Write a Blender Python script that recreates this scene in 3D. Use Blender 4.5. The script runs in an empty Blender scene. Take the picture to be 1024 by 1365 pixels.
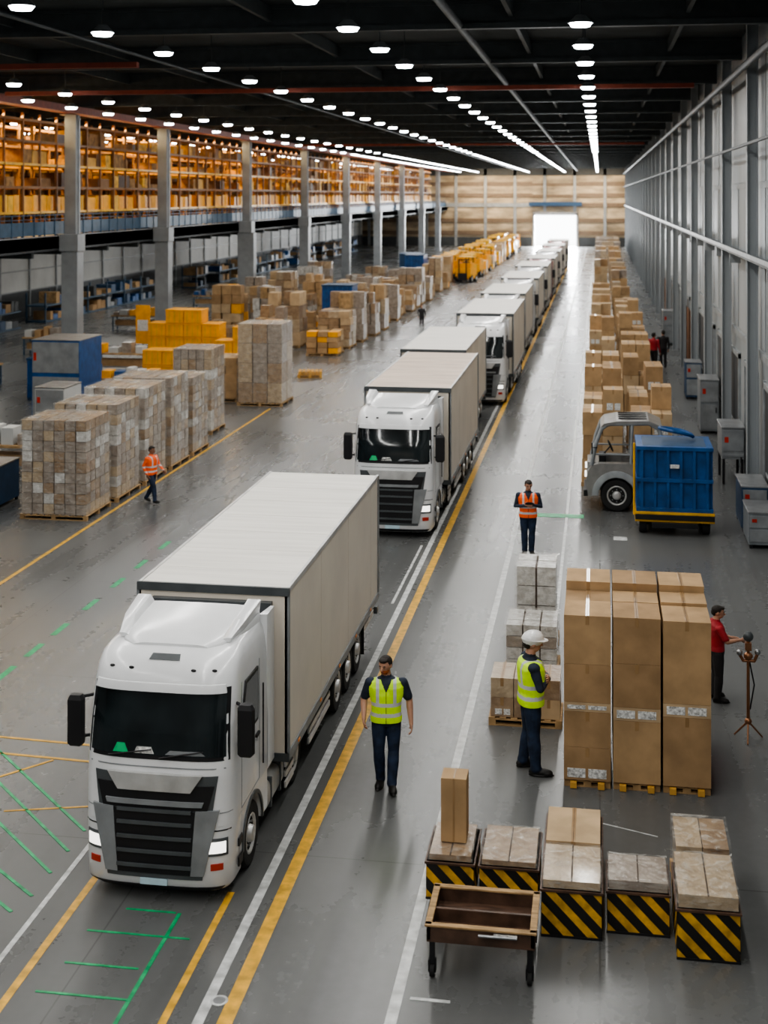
import bpy, bmesh, math, random
from mathutils import Vector, Matrix
from mathutils.bvhtree import BVHTree
random.seed(11)
rnd = random.random
def ru(a, b): return a + (b - a) * rnd()

# ------------------------------------------------------------------ materials
MATS = {}
def mat(name, col, rough=0.5, metal=0.0, var=0.12, scale=3.0, bump=0.0, bscale=20.0,
        coat=0.0, emis=0.0, ecol=None, spec=0.5, col2=None, stretch=(1, 1, 1), rvar=0.0, alpha=1.0, detail=4):
    m = bpy.data.materials.new(name); m.use_nodes = True
    nt = m.node_tree; N = nt.nodes; L = nt.links
    b = N['Principled BSDF']
    b.inputs['Roughness'].default_value = rough
    b.inputs['Metallic'].default_value = metal
    b.inputs['Specular IOR Level'].default_value = spec
    b.inputs['Coat Weight'].default_value = coat
    b.inputs['Coat Roughness'].default_value = 0.12
    b.inputs['Alpha'].default_value = alpha
    tc = N.new('ShaderNodeTexCoord'); mp = N.new('ShaderNodeMapping')
    mp.inputs['Scale'].default_value = stretch
    L.new(tc.outputs['Object'], mp.inputs['Vector'])
    nz = N.new('ShaderNodeTexNoise'); nz.inputs['Scale'].default_value = scale
    nz.inputs['Detail'].default_value = detail
    L.new(mp.outputs['Vector'], nz.inputs['Vector'])
    rp = N.new('ShaderNodeValToRGB')
    c = col; d = col2 if col2 else tuple(max(0, x * (1 - var * 1.6)) for x in c)
    e = tuple(min(1, x * (1 + var)) for x in c) if not col2 else c
    rp.color_ramp.elements[0].position = 0.33; rp.color_ramp.elements[1].position = 0.68
    rp.color_ramp.elements[0].color = (*d, 1); rp.color_ramp.elements[1].color = (*e, 1)
    L.new(nz.outputs['Fac'], rp.inputs['Fac'])
    L.new(rp.outputs['Color'], b.inputs['Base Color'])
    if rvar > 0:
        mr = N.new('ShaderNodeMapRange')
        mr.inputs['From Min'].default_value = 0.3; mr.inputs['From Max'].default_value = 0.7
        mr.inputs['To Min'].default_value = max(0.03, rough - rvar); mr.inputs['To Max'].default_value = rough + rvar
        L.new(nz.outputs['Fac'], mr.inputs['Value']); L.new(mr.outputs['Result'], b.inputs['Roughness'])
    if bump > 0:
        n2 = N.new('ShaderNodeTexNoise'); n2.inputs['Scale'].default_value = bscale
        L.new(mp.outputs['Vector'], n2.inputs['Vector'])
        bp = N.new('ShaderNodeBump'); bp.inputs['Strength'].default_value = bump
        bp.inputs['Distance'].default_value = 0.03
        L.new(n2.outputs['Fac'], bp.inputs['Height']); L.new(bp.outputs['Normal'], b.inputs['Normal'])
    if emis > 0:
        b.inputs['Emission Color'].default_value = (*(ecol or col), 1)
        b.inputs['Emission Strength'].default_value = emis
    MATS[name] = m
    return m

mat('truck_white', (0.80, 0.81, 0.82), 0.28, var=0.03, coat=0.5)
mat('truck_red', (0.30, 0.045, 0.04), 0.35, coat=0.4)
mat('truck_grey', (0.085, 0.095, 0.10), 0.4)
mat('grey_mid', (0.25, 0.265, 0.275), 0.42)
mat('cabinet_grey', (0.20, 0.22, 0.235), 0.5)
mat('black_plastic', (0.012, 0.012, 0.014), 0.5)
mat('glass_dark', (0.012, 0.018, 0.02), 0.06, var=0.3, coat=1.0, scale=2)
mat('rubber', (0.018, 0.018, 0.018), 0.85)
mat('steel', (0.42, 0.43, 0.44), 0.35, 0.8)
mat('alu', (0.62, 0.62, 0.61), 0.38, 0.5)
mat('trailer_roof', (0.78, 0.755, 0.70), 0.5, var=0.06, scale=1.2, stretch=(0.4, 5, 1), bump=0.15, bscale=3)
mat('trailer_roof_tan', (0.62, 0.50, 0.41), 0.55, var=0.14, scale=1.2, stretch=(0.5, 6, 1))
mat('trailer_side', (0.74, 0.675, 0.58), 0.45, var=0.05, scale=0.8)
mat('headlight', (0.8, 0.85, 0.9), 0.1, emis=2.0, ecol=(1, 0.96, 0.88))
mat('lamp_red', (0.5, 0.04, 0.02), 0.3)
mat('amber', (0.9, 0.3, 0.04), 0.3)
mat('plate', (0.55, 0.72, 0.8), 0.4)
mat('cardboard', (0.46, 0.305, 0.165), 0.75, var=0.12, scale=2.2, spec=0.2)
mat('cardboard_b', (0.385, 0.25, 0.135), 0.78, var=0.14, scale=2, spec=0.2)
mat('cardboard_c', (0.53, 0.385, 0.235), 0.75, var=0.12, scale=2, spec=0.2)
mat('tape', (0.36, 0.22, 0.10), 0.35, coat=0.5)
mat('label', (0.72, 0.72, 0.70), 0.5, var=0.35, scale=30)
mat('seam', (0.07, 0.045, 0.03), 0.8)
mat('wrap_grey', (0.40, 0.345, 0.29), 0.3, var=0.3, scale=5, coat=0.8, bump=0.6, bscale=10, col2=(0.24, 0.195, 0.16))
mat('wrap_brown', (0.40, 0.285, 0.18), 0.32, scale=5, coat=0.8, bump=0.6, bscale=10, col2=(0.25, 0.165, 0.10))
mat('wrap_tan', (0.52, 0.41, 0.28), 0.32, scale=5, coat=0.8, bump=0.6, bscale=10, col2=(0.36, 0.27, 0.175))
mat('wrap_white', (0.72, 0.71, 0.68), 0.25, scale=6, coat=0.9, bump=0.7, bscale=12, col2=(0.42, 0.40, 0.37))
mat('wood', (0.42, 0.27, 0.13), 0.75, var=0.25, scale=4, stretch=(1, 8, 1))
mat('wood_dark', (0.10, 0.055, 0.035), 0.5, var=0.3, scale=4, stretch=(1, 6, 1))
mat('wood_yellow', (0.62, 0.34, 0.07), 0.65)
mat('blue_paint', (0.012, 0.085, 0.26), 0.38, var=0.2)
mat('blue_dark', (0.02, 0.06, 0.13), 0.5)
mat('yellow_paint', (0.78, 0.42, 0.015), 0.42, var=0.12)
mat('orange_bin', (0.95, 0.42, 0.02), 0.45, var=0.1)
mat('hazard_black', (0.015, 0.014, 0.013), 0.5)
mat('hazard_yellow', (0.72, 0.40, 0.03), 0.5, var=0.25, scale=6)
mat('col_grey', (0.27, 0.285, 0.295), 0.5, var=0.10, scale=1.5)
mat('wall_panel', (0.27, 0.295, 0.31), 0.5, var=0.12, scale=0.6, stretch=(1, 1, 0.2))
mat('wall_panel_b', (0.33, 0.355, 0.37), 0.5, var=0.10, scale=0.6, stretch=(1, 1, 0.2))
mat('wall_dark', (0.045, 0.05, 0.055), 0.6)
mat('wall_frame', (0.30, 0.32, 0.33), 0.5)
mat('back_tan', (0.42, 0.33, 0.22), 0.6, var=0.3, scale=0.35, stretch=(1, 1, 3))
mat('back_brown', (0.16, 0.11, 0.07), 0.6)
mat('left_white', (0.56, 0.57, 0.56), 0.6, var=0.08, scale=0.4)
mat('ceil_dark', (0.045, 0.054, 0.056), 0.8, var=0.3, scale=0.5)
mat('beam_dark', (0.055, 0.065, 0.068), 0.6)
mat('pipe_dark', (0.11, 0.12, 0.125), 0.6)
mat('beam_red', (0.30, 0.06, 0.03), 0.6)
mat('rack_post', (0.24, 0.12, 0.045), 0.6)
mat('gold_goods', (0.80, 0.43, 0.05), 0.6, var=0.3)
mat('brown_goods', (0.34, 0.18, 0.06), 0.7, var=0.3)
mat('rack_blue', (0.03, 0.075, 0.13), 0.5)
mat('line_yellow', (0.75, 0.42, 0.05), 0.4, var=0.22, scale=6)
mat('line_white', (0.62, 0.63, 0.62), 0.4, var=0.22, scale=6)
mat('line_green', (0.02, 0.40, 0.15), 0.45, var=0.3, scale=5)
mat('lamp_glow', (1, 1, 1), 0.4, emis=28, ecol=(0.93, 0.97, 1.0))
mat('copper', (0.45, 0.22, 0.12), 0.35, 0.8)
mat('veh_grey', (0.24, 0.235, 0.225), 0.35, var=0.12, coat=0.3)
mat('brown_door', (0.16, 0.07, 0.03), 0.6)
mat('yard', (0.7, 0.7, 0.68), 0.8)
# people
mat('skin', (0.50, 0.27, 0.18), 0.5, var=0.06, scale=10)
mat('skin_dark', (0.26, 0.13, 0.08), 0.5, var=0.06, scale=10)
mat('eye', (0.03, 0.02, 0.02), 0.2)
mat('lip', (0.33, 0.11, 0.09), 0.5)
mat('hair', (0.02, 0.014, 0.01), 0.7, bump=0.4, bscale=60)
mat('beard', (0.45, 0.12, 0.03), 0.7, bump=0.4, bscale=60)
mat('navy', (0.016, 0.030, 0.065), 0.8, var=0.35, scale=8, bump=0.5, bscale=9)
mat('navy_shirt', (0.022, 0.032, 0.055), 0.8, var=0.3, scale=8, bump=0.4, bscale=9)
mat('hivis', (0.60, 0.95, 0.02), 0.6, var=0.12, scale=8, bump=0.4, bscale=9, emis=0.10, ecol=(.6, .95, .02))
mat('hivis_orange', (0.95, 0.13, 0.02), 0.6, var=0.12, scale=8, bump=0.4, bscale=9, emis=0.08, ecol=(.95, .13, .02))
mat('reflective', (0.62, 0.64, 0.66), 0.35)
mat('red_shirt', (0.42, 0.02, 0.03), 0.7, var=0.2, bump=0.35, bscale=9)
mat('dark_cloth', (0.03, 0.028, 0.03), 0.8)
mat('shoe', (0.012, 0.011, 0.01), 0.5)
mat('helmet', (0.85, 0.85, 0.84), 0.3, var=0.02, coat=0.5)

# floor material: polished grey concrete with slab joints
def floor_mat():
    m = bpy.data.materials.new('concrete_floor'); m.use_nodes = True
    nt = m.node_tree; N = nt.nodes; L = nt.links; b = N['Principled BSDF']
    tc = N.new('ShaderNodeTexCoord')
    n1 = N.new('ShaderNodeTexNoise'); n1.inputs['Scale'].default_value = 0.22; n1.inputs['Detail'].default_value = 5
    n2 = N.new('ShaderNodeTexNoise'); n2.inputs['Scale'].default_value = 7; n2.inputs['Detail'].default_value = 6
    mp = N.new('ShaderNodeMapping'); mp.inputs['Scale'].default_value = (2.0, 0.05, 1)
    n3 = N.new('ShaderNodeTexNoise'); n3.inputs['Scale'].default_value = 1.2; n3.inputs['Detail'].default_value = 2
    L.new(tc.outputs['Object'], n1.inputs['Vector']); L.new(tc.outputs['Object'], n2.inputs['Vector'])
    L.new(tc.outputs['Object'], mp.inputs['Vector']); L.new(mp.outputs['Vector'], n3.inputs['Vector'])
    a = N.new('ShaderNodeMath'); a.operation = 'MULTIPLY_ADD'; a.inputs[1].default_value = 0.18
    L.new(n2.outputs['Fac'], a.inputs[0]); L.new(n1.outputs['Fac'], a.inputs[2])
    a2 = N.new('ShaderNodeMath'); a2.operation = 'MULTIPLY_ADD'; a2.inputs[1].default_value = 0.5
    L.new(n3.outputs['Fac'], a2.inputs[0]); L.new(a.outputs[0], a2.inputs[2])
    rp = N.new('ShaderNodeValToRGB'); L.new(a2.outputs[0], rp.inputs['Fac'])
    rp.color_ramp.elements[0].position = 0.55; rp.color_ramp.elements[0].color = (0.092, 0.094, 0.093, 1)
    rp.color_ramp.elements[1].position = 1.15; rp.color_ramp.elements[1].color = (0.145, 0.148, 0.146, 1)
    br = N.new('ShaderNodeTexBrick'); br.offset = 0.0
    br.inputs['Scale'].default_value = 1.0; br.inputs['Brick Width'].default_value = 6.0; br.inputs['Row Height'].default_value = 6.0
    br.inputs['Mortar Size'].default_value = 0.012; br.inputs['Mortar Smooth'].default_value = 0.2
    br.inputs['Color1'].default_value = (1, 1, 1, 1); br.inputs['Color2'].default_value = (0.95, 0.95, 0.95, 1)
    br.inputs['Mortar'].default_value = (0.6, 0.6, 0.6, 1)
    L.new(tc.outputs['Object'], br.inputs['Vector'])
    mx = N.new('ShaderNodeMixRGB'); mx.blend_type = 'MULTIPLY'; mx.inputs['Fac'].default_value = 1
    L.new(rp.outputs['Color'], mx.inputs['Color1']); L.new(br.outputs['Color'], mx.inputs['Color2'])
    L.new(mx.outputs['Color'], b.inputs['Base Color'])
    mr = N.new('ShaderNodeMapRange'); mr.inputs['From Min'].default_value = 0.6; mr.inputs['From Max'].default_value = 1.2
    mr.inputs['To Min'].default_value = 0.25; mr.inputs['To Max'].default_value = 0.31
    L.new(a2.outputs[0], mr.inputs['Value']); L.new(mr.outputs['Result'], b.inputs['Roughness'])
    MATS['concrete_floor'] = m
floor_mat()

# film (shrink wrap)
def film_mat():
    m = bpy.data.materials.new('stretch_film'); m.use_nodes = True
    nt = m.node_tree; N = nt.nodes; L = nt.links; b = N['Principled BSDF']
    b.inputs['Base Color'].default_value = (0.78, 0.76, 0.70, 1); b.inputs['Roughness'].default_value = 0.12
    tc = N.new('ShaderNodeTexCoord'); mp = N.new('ShaderNodeMapping'); mp.inputs['Scale'].default_value = (1, 1, 3)
    nz = N.new('ShaderNodeTexNoise'); nz.inputs['Scale'].default_value = 5; nz.inputs['Detail'].default_value = 8
    nz.inputs['Distortion'].default_value = 1.5
    L.new(tc.outputs['Object'], mp.inputs['Vector']); L.new(mp.outputs['Vector'], nz.inputs['Vector'])
    mr = N.new('ShaderNodeMapRange'); mr.inputs['From Min'].default_value = 0.48; mr.inputs['From Max'].default_value = 0.8
    mr.inputs['To Min'].default_value = 0.03; mr.inputs['To Max'].default_value = 0.5
    L.new(nz.outputs['Fac'], mr.inputs['Value']); L.new(mr.outputs['Result'], b.inputs['Alpha'])
    bp = N.new('ShaderNodeBump'); bp.inputs['Strength'].default_value = 0.8; bp.inputs['Distance'].default_value = 0.03
    L.new(nz.outputs['Fac'], bp.inputs['Height']); L.new(bp.outputs['Normal'], b.inputs['Normal'])
    MATS['stretch_film'] = m
film_mat()

# ------------------------------------------------------------------ mesh builder
class MB:
    def __init__(s):
        s.v = []; s.f = []; s.mi = []; s.sm = []; s.mats = []; s.M = None
    def add(s, vs, fs, mt, smooth=False):
        o = len(s.v)
        if s.M is not None: vs = [tuple(s.M @ Vector(p)) for p in vs]
        if mt not in s.mats: s.mats.append(mt)
        k = s.mats.index(mt)
        s.v += [tuple(p) for p in vs]
        for f in fs:
            s.f.append([i + o for i in f]); s.mi.append(k); s.sm.append(smooth)
    def box(s, x0, x1, y0, y1, z0, z1, mt):
        s.add([(x0, y0, z0), (x1, y0, z0), (x1, y1, z0), (x0, y1, z0), (x0, y0, z1), (x1, y0, z1), (x1, y1, z1), (x0, y1, z1)],
              [(0, 3, 2, 1), (4, 5, 6, 7), (0, 1, 5, 4), (1, 2, 6, 5), (2, 3, 7, 6), (3, 0, 4, 7)], mt)
    def loft(s, rings, mt, smooth=True, cap=True, closed=True):
        n = len(rings[0]); vs = [p for r in rings for p in r]; fs = []
        for i in range(len(rings) - 1):
            for j in range(n if closed else n - 1):
                a = i * n + j; b = i * n + (j + 1) % n
                fs.append((a, b, b + n, a + n))
        s.add(vs, fs, mt, smooth)
        if cap:
            s.add(rings[0], [tuple(reversed(range(n)))], mt, False)
            s.add(rings[-1], [tuple(range(n))], mt, False)
    def cyl(s, p0, p1, r0, r1=None, mt='steel', n=14, smooth=True):
        p0 = Vector(p0); p1 = Vector(p1); r1 = r0 if r1 is None else r1
        a = (p1 - p0).normalized(); u = a.orthogonal().normalized(); w = a.cross(u)
        R = []
        for p, r in ((p0, r0), (p1, r1)):
            R.append([tuple(p + (u * math.cos(t) + w * math.sin(t)) * r) for t in [2 * math.pi * k / n for k in range(n)]])
        s.loft(R, mt, smooth)
    def tube(s, pts, r, mt, n=8):
        for a, b in zip(pts[:-1], pts[1:]): s.cyl(a, b, r, r, mt, n)
        for p in pts[1:-1]: s.ell(p, (r, r, r), mt, 8, 4)
    def ell(s, c, r, mt, n=14, m=8):
        rings = []
        for i in range(1, m):
            t = math.pi * i / m
            rings.append([(c[0] + r[0] * math.sin(t) * math.cos(q), c[1] + r[1] * math.sin(t) * math.sin(q), c[2] - r[2] * math.cos(t))
                          for q in [2 * math.pi * k / n for k in range(n)]])
        s.loft(rings, mt, True, True)
    def prism_x(s, poly, x0, x1, mt, smooth=False):   # poly in (y,z)
        s.loft([[(x0, p[0], p[1]) for p in poly], [(x1, p[0], p[1]) for p in poly]], mt, smooth)
    def prism_y(s, poly, y0, y1, mt):   # poly in (x,z)
        s.loft([[(p[0], y1, p[1]) for p in poly], [(p[0], y0, p[1]) for p in poly]], mt, False)
    def lathe_x(s, prof, cx, cy, cz, mt, n=28):
        rings = [[(cx + px, cy + r * math.cos(t), cz + r * math.sin(t)) for t in [2 * math.pi * k / n for k in range(n)]] for px, r in prof]
        s.loft(rings, mt, True, True)
    def mesh(s, name):
        me = bpy.data.meshes.new(name)
        me.from_pydata(s.v, [], s.f)
        for m in s.mats: me.materials.append(MATS[m])
        me.polygons.foreach_set('material_index', s.mi)
        me.polygons.foreach_set('use_smooth', s.sm)
        bm = bmesh.new(); bm.from_mesh(me); bmesh.ops.recalc_face_normals(bm, faces=bm.faces); bm.to_mesh(me); bm.free()
        me.update()
        return me
    def obj(s, name, bevel=0, loc=(0, 0, 0), rz=0, sc=1):
        return place(s.mesh(name), name, bevel, loc, rz, sc)

def place(me, name, bevel=0, loc=(0, 0, 0), rz=0, sc=1):
    o = bpy.data.objects.new(name, me)
    bpy.context.scene.collection.objects.link(o)
    o.location = loc; o.rotation_euler = (0, 0, rz)
    o.scale = (sc, sc, sc) if not isinstance(sc, tuple) else sc
    if bevel > 0:
        b = o.modifiers.new('bevel', 'BEVEL'); b.width = bevel; b.segments = 2; b.limit_method = 'ANGLE'
        b.angle_limit = math.radians(50); b.harden_normals = False
    return o

# ------------------------------------------------------------------ room shell
XL, XR, YB, YF, ZC = -42.0, 4.6, 238.0, -16.0, 14.2
b = MB(); b.box(XL, XR, YF, YB, -0.3, 0, 'concrete_floor'); b.obj('floor')
b = MB(); b.box(XL - .3, XR + .3, YF, YB + .3, ZC, ZC + 0.3, 'ceil_dark'); b.obj('ceiling')
b = MB(); b.box(XL - .3, XR + .3, YF - .3, YF, 0, ZC, 'wall_panel'); b.obj('wall_front')
# left wall: white panels
b = MB(); b.box(XL - 0.3, XL, YF, YB, 0, ZC, 'left_white')
y = YF + 1
while y < YB:
    b.box(XL, XL + .12, y, y + .18, 0, ZC, 'col_grey'); y += 5
for z in (1.9, 3.4, 5.4): b.box(XL, XL + .1, YF, YB, z, z + .08, 'col_grey')
b.box(XL, XL + .05, YF, YB, 0, 1.9, 'wall_dark'); b.box(XL, XL + .05, YF, YB, 7.0, ZC, 'brown_goods')
b.obj('wall_left')
# right wall with profiled sheets, ledge, dark lower band
b = MB(); b.box(XR, XR + .3, YF, YB, 0, ZC, 'wall_panel')
y = YF
while y < YB - 5:
    b.box(XR - .03, XR, y + .1, y + 2.3, 4.6, 9.2, 'wall_panel_b'); b.box(XR - .03, XR, y + 2.5, y + 4.8, 4.6, 9.2, 'wall_panel')
    b.box(XR - .02, XR, y + .1, y + 4.8, 9.4, 13.4, 'wall_panel_b'); y += 5.0
b.box(XR - .06, XR, YF, YB, 4.3, 4.5, 'wall_frame'); b.box(XR - .05, XR, YF, YB, 9.2, 9.35, 'wall_frame')
y = YF + 2
while y < YB - 4:
    b.box(XR - .04, XR, y, y + 3.0, 0, 3.6, 'wall_dark')
    b.box(XR - .09, XR - .0, y - .12, y, 0, 3.8, 'wall_frame'); b.box(XR - .09, XR, y + 3.0, y + 3.12, 0, 3.8, 'wall_frame')
    b.box(XR - .09, XR, y - .12, y + 3.12, 3.6, 3.75, 'wall_frame')
    b.box(XR - .06, XR - .04, y + .3, y + 2.7, 1.2, 1.3, 'wall_frame')
    y += 5.0
b.obj('wall_right')
b = MB()
b.box(XR - .5, XR - .1, YF, YB - .5, 7.15, 7.22, 'pipe_dark')
b.box(XR - .52, XR - .48, YF, YB - .5, 7.22, 7.34, 'wall_frame')
y = YF + 1
while y < YB - 3:
    b.box(XR - .45, XR - .1, y, y + .08, 6.8, 7.15, 'wall_frame'); y += 5.0
b.obj('trim_1')
b = MB()
b.cyl((XR - .62, YF + 1, 10.4), (XR - .62, YB - .5, 10.4), .05, .05, 'pipe_dark', 8)
b.cyl((XR - .62, YF + 1, 12.6), (XR - .62, YB - .5, 12.6), .10, .10, 'pipe_dark', 8)
b.obj('wall_pipe')
c = MB(); c.box(-.15, .15, -.02, .02, 0, ZC - .1, 'wall_panel_b'); c.box(-.17, -.14, -.13, .13, 0, ZC - .1, 'wall_panel_b'); c.box(.11, .15, -.11, .11, 0, ZC - .1, 'wall_panel_b')
c.box(-.2, .17, -.16, .16, 0, .05, 'steel')
me = c.mesh('wall_column')
for k in range(44):
    yy = 24.0 + k * 8.0
    if yy > YB - 2: break
    place(me, 'wall_column', 0, (XR - .27, yy, 0))
for yy in (69.3, 93.3):
    c = MB(); c.box(0, .06, 0, 2.0, 0, 3.2, 'brown_door'); c.box(-.04, .0, .0, .12, 0, 3.3, 'wood_dark'); c.box(-.04, .0, 1.9, 2.0, 0, 3.3, 'wood_dark')
    c.box(-.03, 0, .2, 1.8, 1.5, 1.6, 'wood_dark'); c.obj('door_' + ('1' if yy < 80 else '2'), .01, (XR - .17, yy, 0))
# back wall with door opening
DX0, DX1, DZ = -11.3, -4.1, 5.5
b = MB()
b.box(XL, DX0, YB, YB + .3, 0, ZC, 'back_tan'); b.box(DX1, XR, YB, YB + .3, 0, ZC, 'back_tan'); b.box(DX0, DX1, YB, YB + .3, DZ, ZC, 'back_tan')
for z in (2.0, 4.2, 6.9, 8.6, 10.6):
    b.box(XL, DX0 - .4, YB - .25, YB, z, z + .7, 'col_grey' if z == 6.9 else 'back_brown'); b.box(DX1 + .4, XR, YB - .25, YB, z, z + .7, 'back_brown')
b.box(XL, DX0 - .5, YB - .2, YB, 0, 1.6, 'wall_dark'); b.box(DX1 + .5, XR, YB - .2, YB, 0, 1.6, 'wall_dark')
for z in (6.9, 8.6, 10.6): b.box(DX0 - .4, DX1 + .4, YB - .25, YB, z, z + .5, 'back_brown')
x = XL + 1
while x < XR:
    if not (DX0 - .6 < x < DX1 + .6): b.box(x, x + .5, YB - .3, YB, 0, ZC, 'col_grey')
    else: b.box(x, x + .5, YB - .3, YB, DZ + .6, ZC, 'col_grey')
    x += 5.2
b.box(XL, XR, YB - .3, YB, 12.4, ZC, 'wall_dark')
b.obj('wall_back')
b = MB(); b.box(DX0 - .35, DX0, YB - .4, YB + .35, 0, DZ + .35, 'steel'); b.box(DX1, DX1 + .35, YB - .4, YB + .35, 0, DZ + .35, 'steel')
b.box(DX0 - .35, DX1 + .35, YB - .4, YB + .35, DZ, DZ + .5, 'steel'); b.box(DX0 - 1, DX1 + 1, YB - 1.2, YB - .45, DZ + 1.6, DZ + 2.3, 'blue_dark')
b.obj('door_3')
b = MB(); b.box(-200, 200, YB + .3, 1000, -0.3, -0.01, 'yard'); b.obj('yard_ground')

# ceiling structure
b = MB(); k = 0
y = YF + 4
while y < YB - 2:
    b.box(XL, XR, y, y + .3, 13.45, 13.6, 'beam_dark'); b.box(XL, XR, y + .1, y + .2, 13.6, 14.1, 'beam_dark'); b.box(XL, XR, y, y + .3, 14.1, 14.19, 'beam_dark')
    y += 9.6
for x in (-38, -33, -29, -20, -16.5, -9, -2.4, 2.2):
    b.box(x, x + .12, YF, YB, 13.75, 14.15, 'beam_dark')
b.obj('ceiling_beams')
b = MB()
b.box(-26.35, -25.6, 20, YB - 1, 13.05, 13.4, 'beam_red')
for yy, xa, xb in ((41, XL, -14.5), (52, -24, 3.5), (110, -25, 3.5)):
    b.box(xa, xb, yy, yy + .25, 13.05, 13.22, 'beam_red')
b.obj('red_crane_beams')
b = MB(); b.cyl((-3.7, 4, 13.6), (-3.9, YB - 1, 13.2), .11, .11, 'pipe_dark', 8)
b.cyl((-14, 4, 13.3), (-14, YB - 1, 13.3), .06, .06, 'beam_dark', 8); b.obj('ceiling_pipe')

# lamps
b = MB(); ZL = 13.0
rows = [(-0.45, -8), (-6.0, -8), (-12.2, -8), (-21.0, -8), (-24.0, 2), (-32.5, 10), (-37, 12)]
for x, y0 in rows:
    y = y0 + (2.0 if x > -22 else 0)
    while y < YB - 6:
        n = 14
        if y < 130:
            b.cyl((x, y, ZL + .22), (x, y, ZL + .03), .12, .30, 'col_grey', n)
            b.cyl((x, y, ZL + .03), (x, y, ZL - .05), .27, .22, 'lamp_glow', n)
            b.cyl((x, y, ZL + .16), (x, y, ZC), .02, .02, 'beam_dark', 5)
        else:
            b.box(x - .14, x + .14, y, y + 3.6, ZL - .04, ZL, 'lamp_glow'); b.box(x - .17, x + .17, y, y + 3.6, ZL, ZL + .1, 'col_grey')
            b.box(x - .02, x + .02, y + 1, y + 1.04, ZL + .1, ZC, 'beam_dark')
        y += 4.75
b.obj('ceiling_lamps')

# mezzanine
b = MB()
b.box(XL + .3, -26.6, 4, YB - .6, 6.35, 6.95, 'col_grey')
b.box(-26.75, -26.6, 4, YB - .6, 6.25, 6.5, 'wall_dark'); b.box(-26.74, -26.6, 4, YB - .6, 6.5, 7.0, 'col_grey')
y = 6
while y < YB - 2:
    b.box(-38, -26.8, y, y + .25, 5.95, 6.35, 'beam_dark')
    for q in (0, 1.25, 2.5, 3.75): b.box(-26.72, -26.66, y + q, y + q + .06, 7, 8.0, 'rack_blue')
    y += 5
b.box(-26.71, -26.68, 4, YB - 2, 7.05, 7.7, 'rack_blue')
for z in (7.8, 8.0): b.box(-26.72, -26.66, 4, YB - 2, z, z + .04, 'rack_blue')
b.obj('mezzanine_floor')
for yy in (34, 49, 64.2, 78.5, 98, 118, 138, 158, 178, 198, 218):
    c = MB(); wide = .42 if yy != 98 else .62
    c.box(-wide, wide, -.42, .42, 0, 6.2, 'col_grey'); c.box(-.5, .48, -.5, .5, 6.2, 7.05, 'col_grey'); c.box(-wide - .1, wide + .1, -.55, .55, 0, .35, 'col_grey')
    c.box(-.30, .30, -.30, .30, 7.05, 13.0, 'col_grey'); c.box(-.36, .36, -.05, .05, 7.05, 13.0, 'col_grey'); c.box(-.5, -.05, -.45, .45, 12.98, 13.03, 'steel')
    c.obj('concrete_column', .02, (-26.05, yy, 0))

# racks with goods on the mezzanine
b = MB()
y = 44
while y < 215:
    for x in (-28.2, -32.0, -36.0):
        b.box(x, x + .12, y, y + .12, 6.96, 12.9, 'rack_post'); b.box(x + 1.3, x + 1.42, y, y + .12, 6.96, 12.9, 'rack_post'); b.box(x + 1.3, x + 1.4, y + 2, y + 2.1, 6.96, 12.9, 'rack_post')
        for z in (8.1, 9.3, 10.4, 11.5, 12.5):
            b.box(x, x + 1.4, y, y + 4.0, z, z + .12, 'rack_post' if z not in (8.1, 10.4) else 'yellow_paint')
        for z in (6.96, 8.22, 9.42, 10.52, 11.62):
            yy = y + .15
            while yy < y + 3.6:
                w = ru(.5, 1.9)
                pz = .95 if 8 < z < 8.5 else .45
                if rnd() < pz:
                    mt = random.choice(['gold_goods', 'gold_goods', 'brown_goods', 'brown_goods', 'rack_post', 'wood_yellow', 'wood_dark'])
                    h = ru(.2, .85)
                    if 8 < z < 8.5: mt = random.choice(['orange_bin', 'orange_bin', 'yellow_paint']); h = ru(.65, .8)
                    b.box(x + .15, x + 1.25, yy, min(yy + w - .05, y + 3.95), z, z + h, mt)
                yy += w
    y += 4.0
b.obj('mezzanine_storage_rack')

# low racks and goods below the mezzanine, against the left wall
b = MB(); y = 46
while y < 215:
    x = -40.0
    if rnd() < .7:
        for z in (0, 1.1):
            b.box(x, x + 1.5, y, y + 3.9, z + .02, z + .12, 'rack_blue')
            yy = y + .2
            while yy < y + 3.4:
                w = ru(.5, 1.1)
                if rnd() < .65: b.box(x + .1, x + 1.4, yy, yy + w - .08, z + .12, z + ru(.4, .95), random.choice(['cardboard_b', 'grey_mid', 'blue_dark', 'cardboard_b', 'blue_paint', 'wall_dark', 'wood']))
                yy += w
        b.box(x, x + .1, y, y + .1, 0, 2.1, 'rack_blue'); b.box(x + 1.4, x + 1.5, y, y + .1, 0, 2.1, 'rack_blue')
    y += 4.0
b.obj('ground_storage_rack')

# ------------------------------------------------------------------ floor markings (each line its own object)
zt = .004
def strip(x, w, y0, y1, mt, z=zt):
    b = MB(); b.box(-w / 2, w / 2, 0, y1 - y0, .0005, z, mt); b.obj('lane_marking', 0, (x, y0, 0))
strip(-4.03, .17, -2, 232, 'line_yellow'); strip(-4.32, .12, -2, 232, 'line_white')
strip(-2.25, .13, -2, 232, 'line_white'); strip(-.92, .07, 29, 200, 'line_white')
strip(-4.70, .09, -2, 16.9, 'line_yellow'); strip(-6.57, .10, -2, 17.0, 'line_yellow'); strip(-6.98, .07, -2, 18.2, 'line_white')
strip(-13.72, .10, -2, 55.4, 'line_yellow'); strip(-4.52, .06, 29.4, 34.4, 'line_white')
for yy in (23.6, 24.9, 26.2, 27.9, 29.6, 31.2, 33): strip(-11.05, .13, yy, yy + .75, 'line_green')
strip(-5.2, .05, 8, 16.3, 'line_green')
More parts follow.
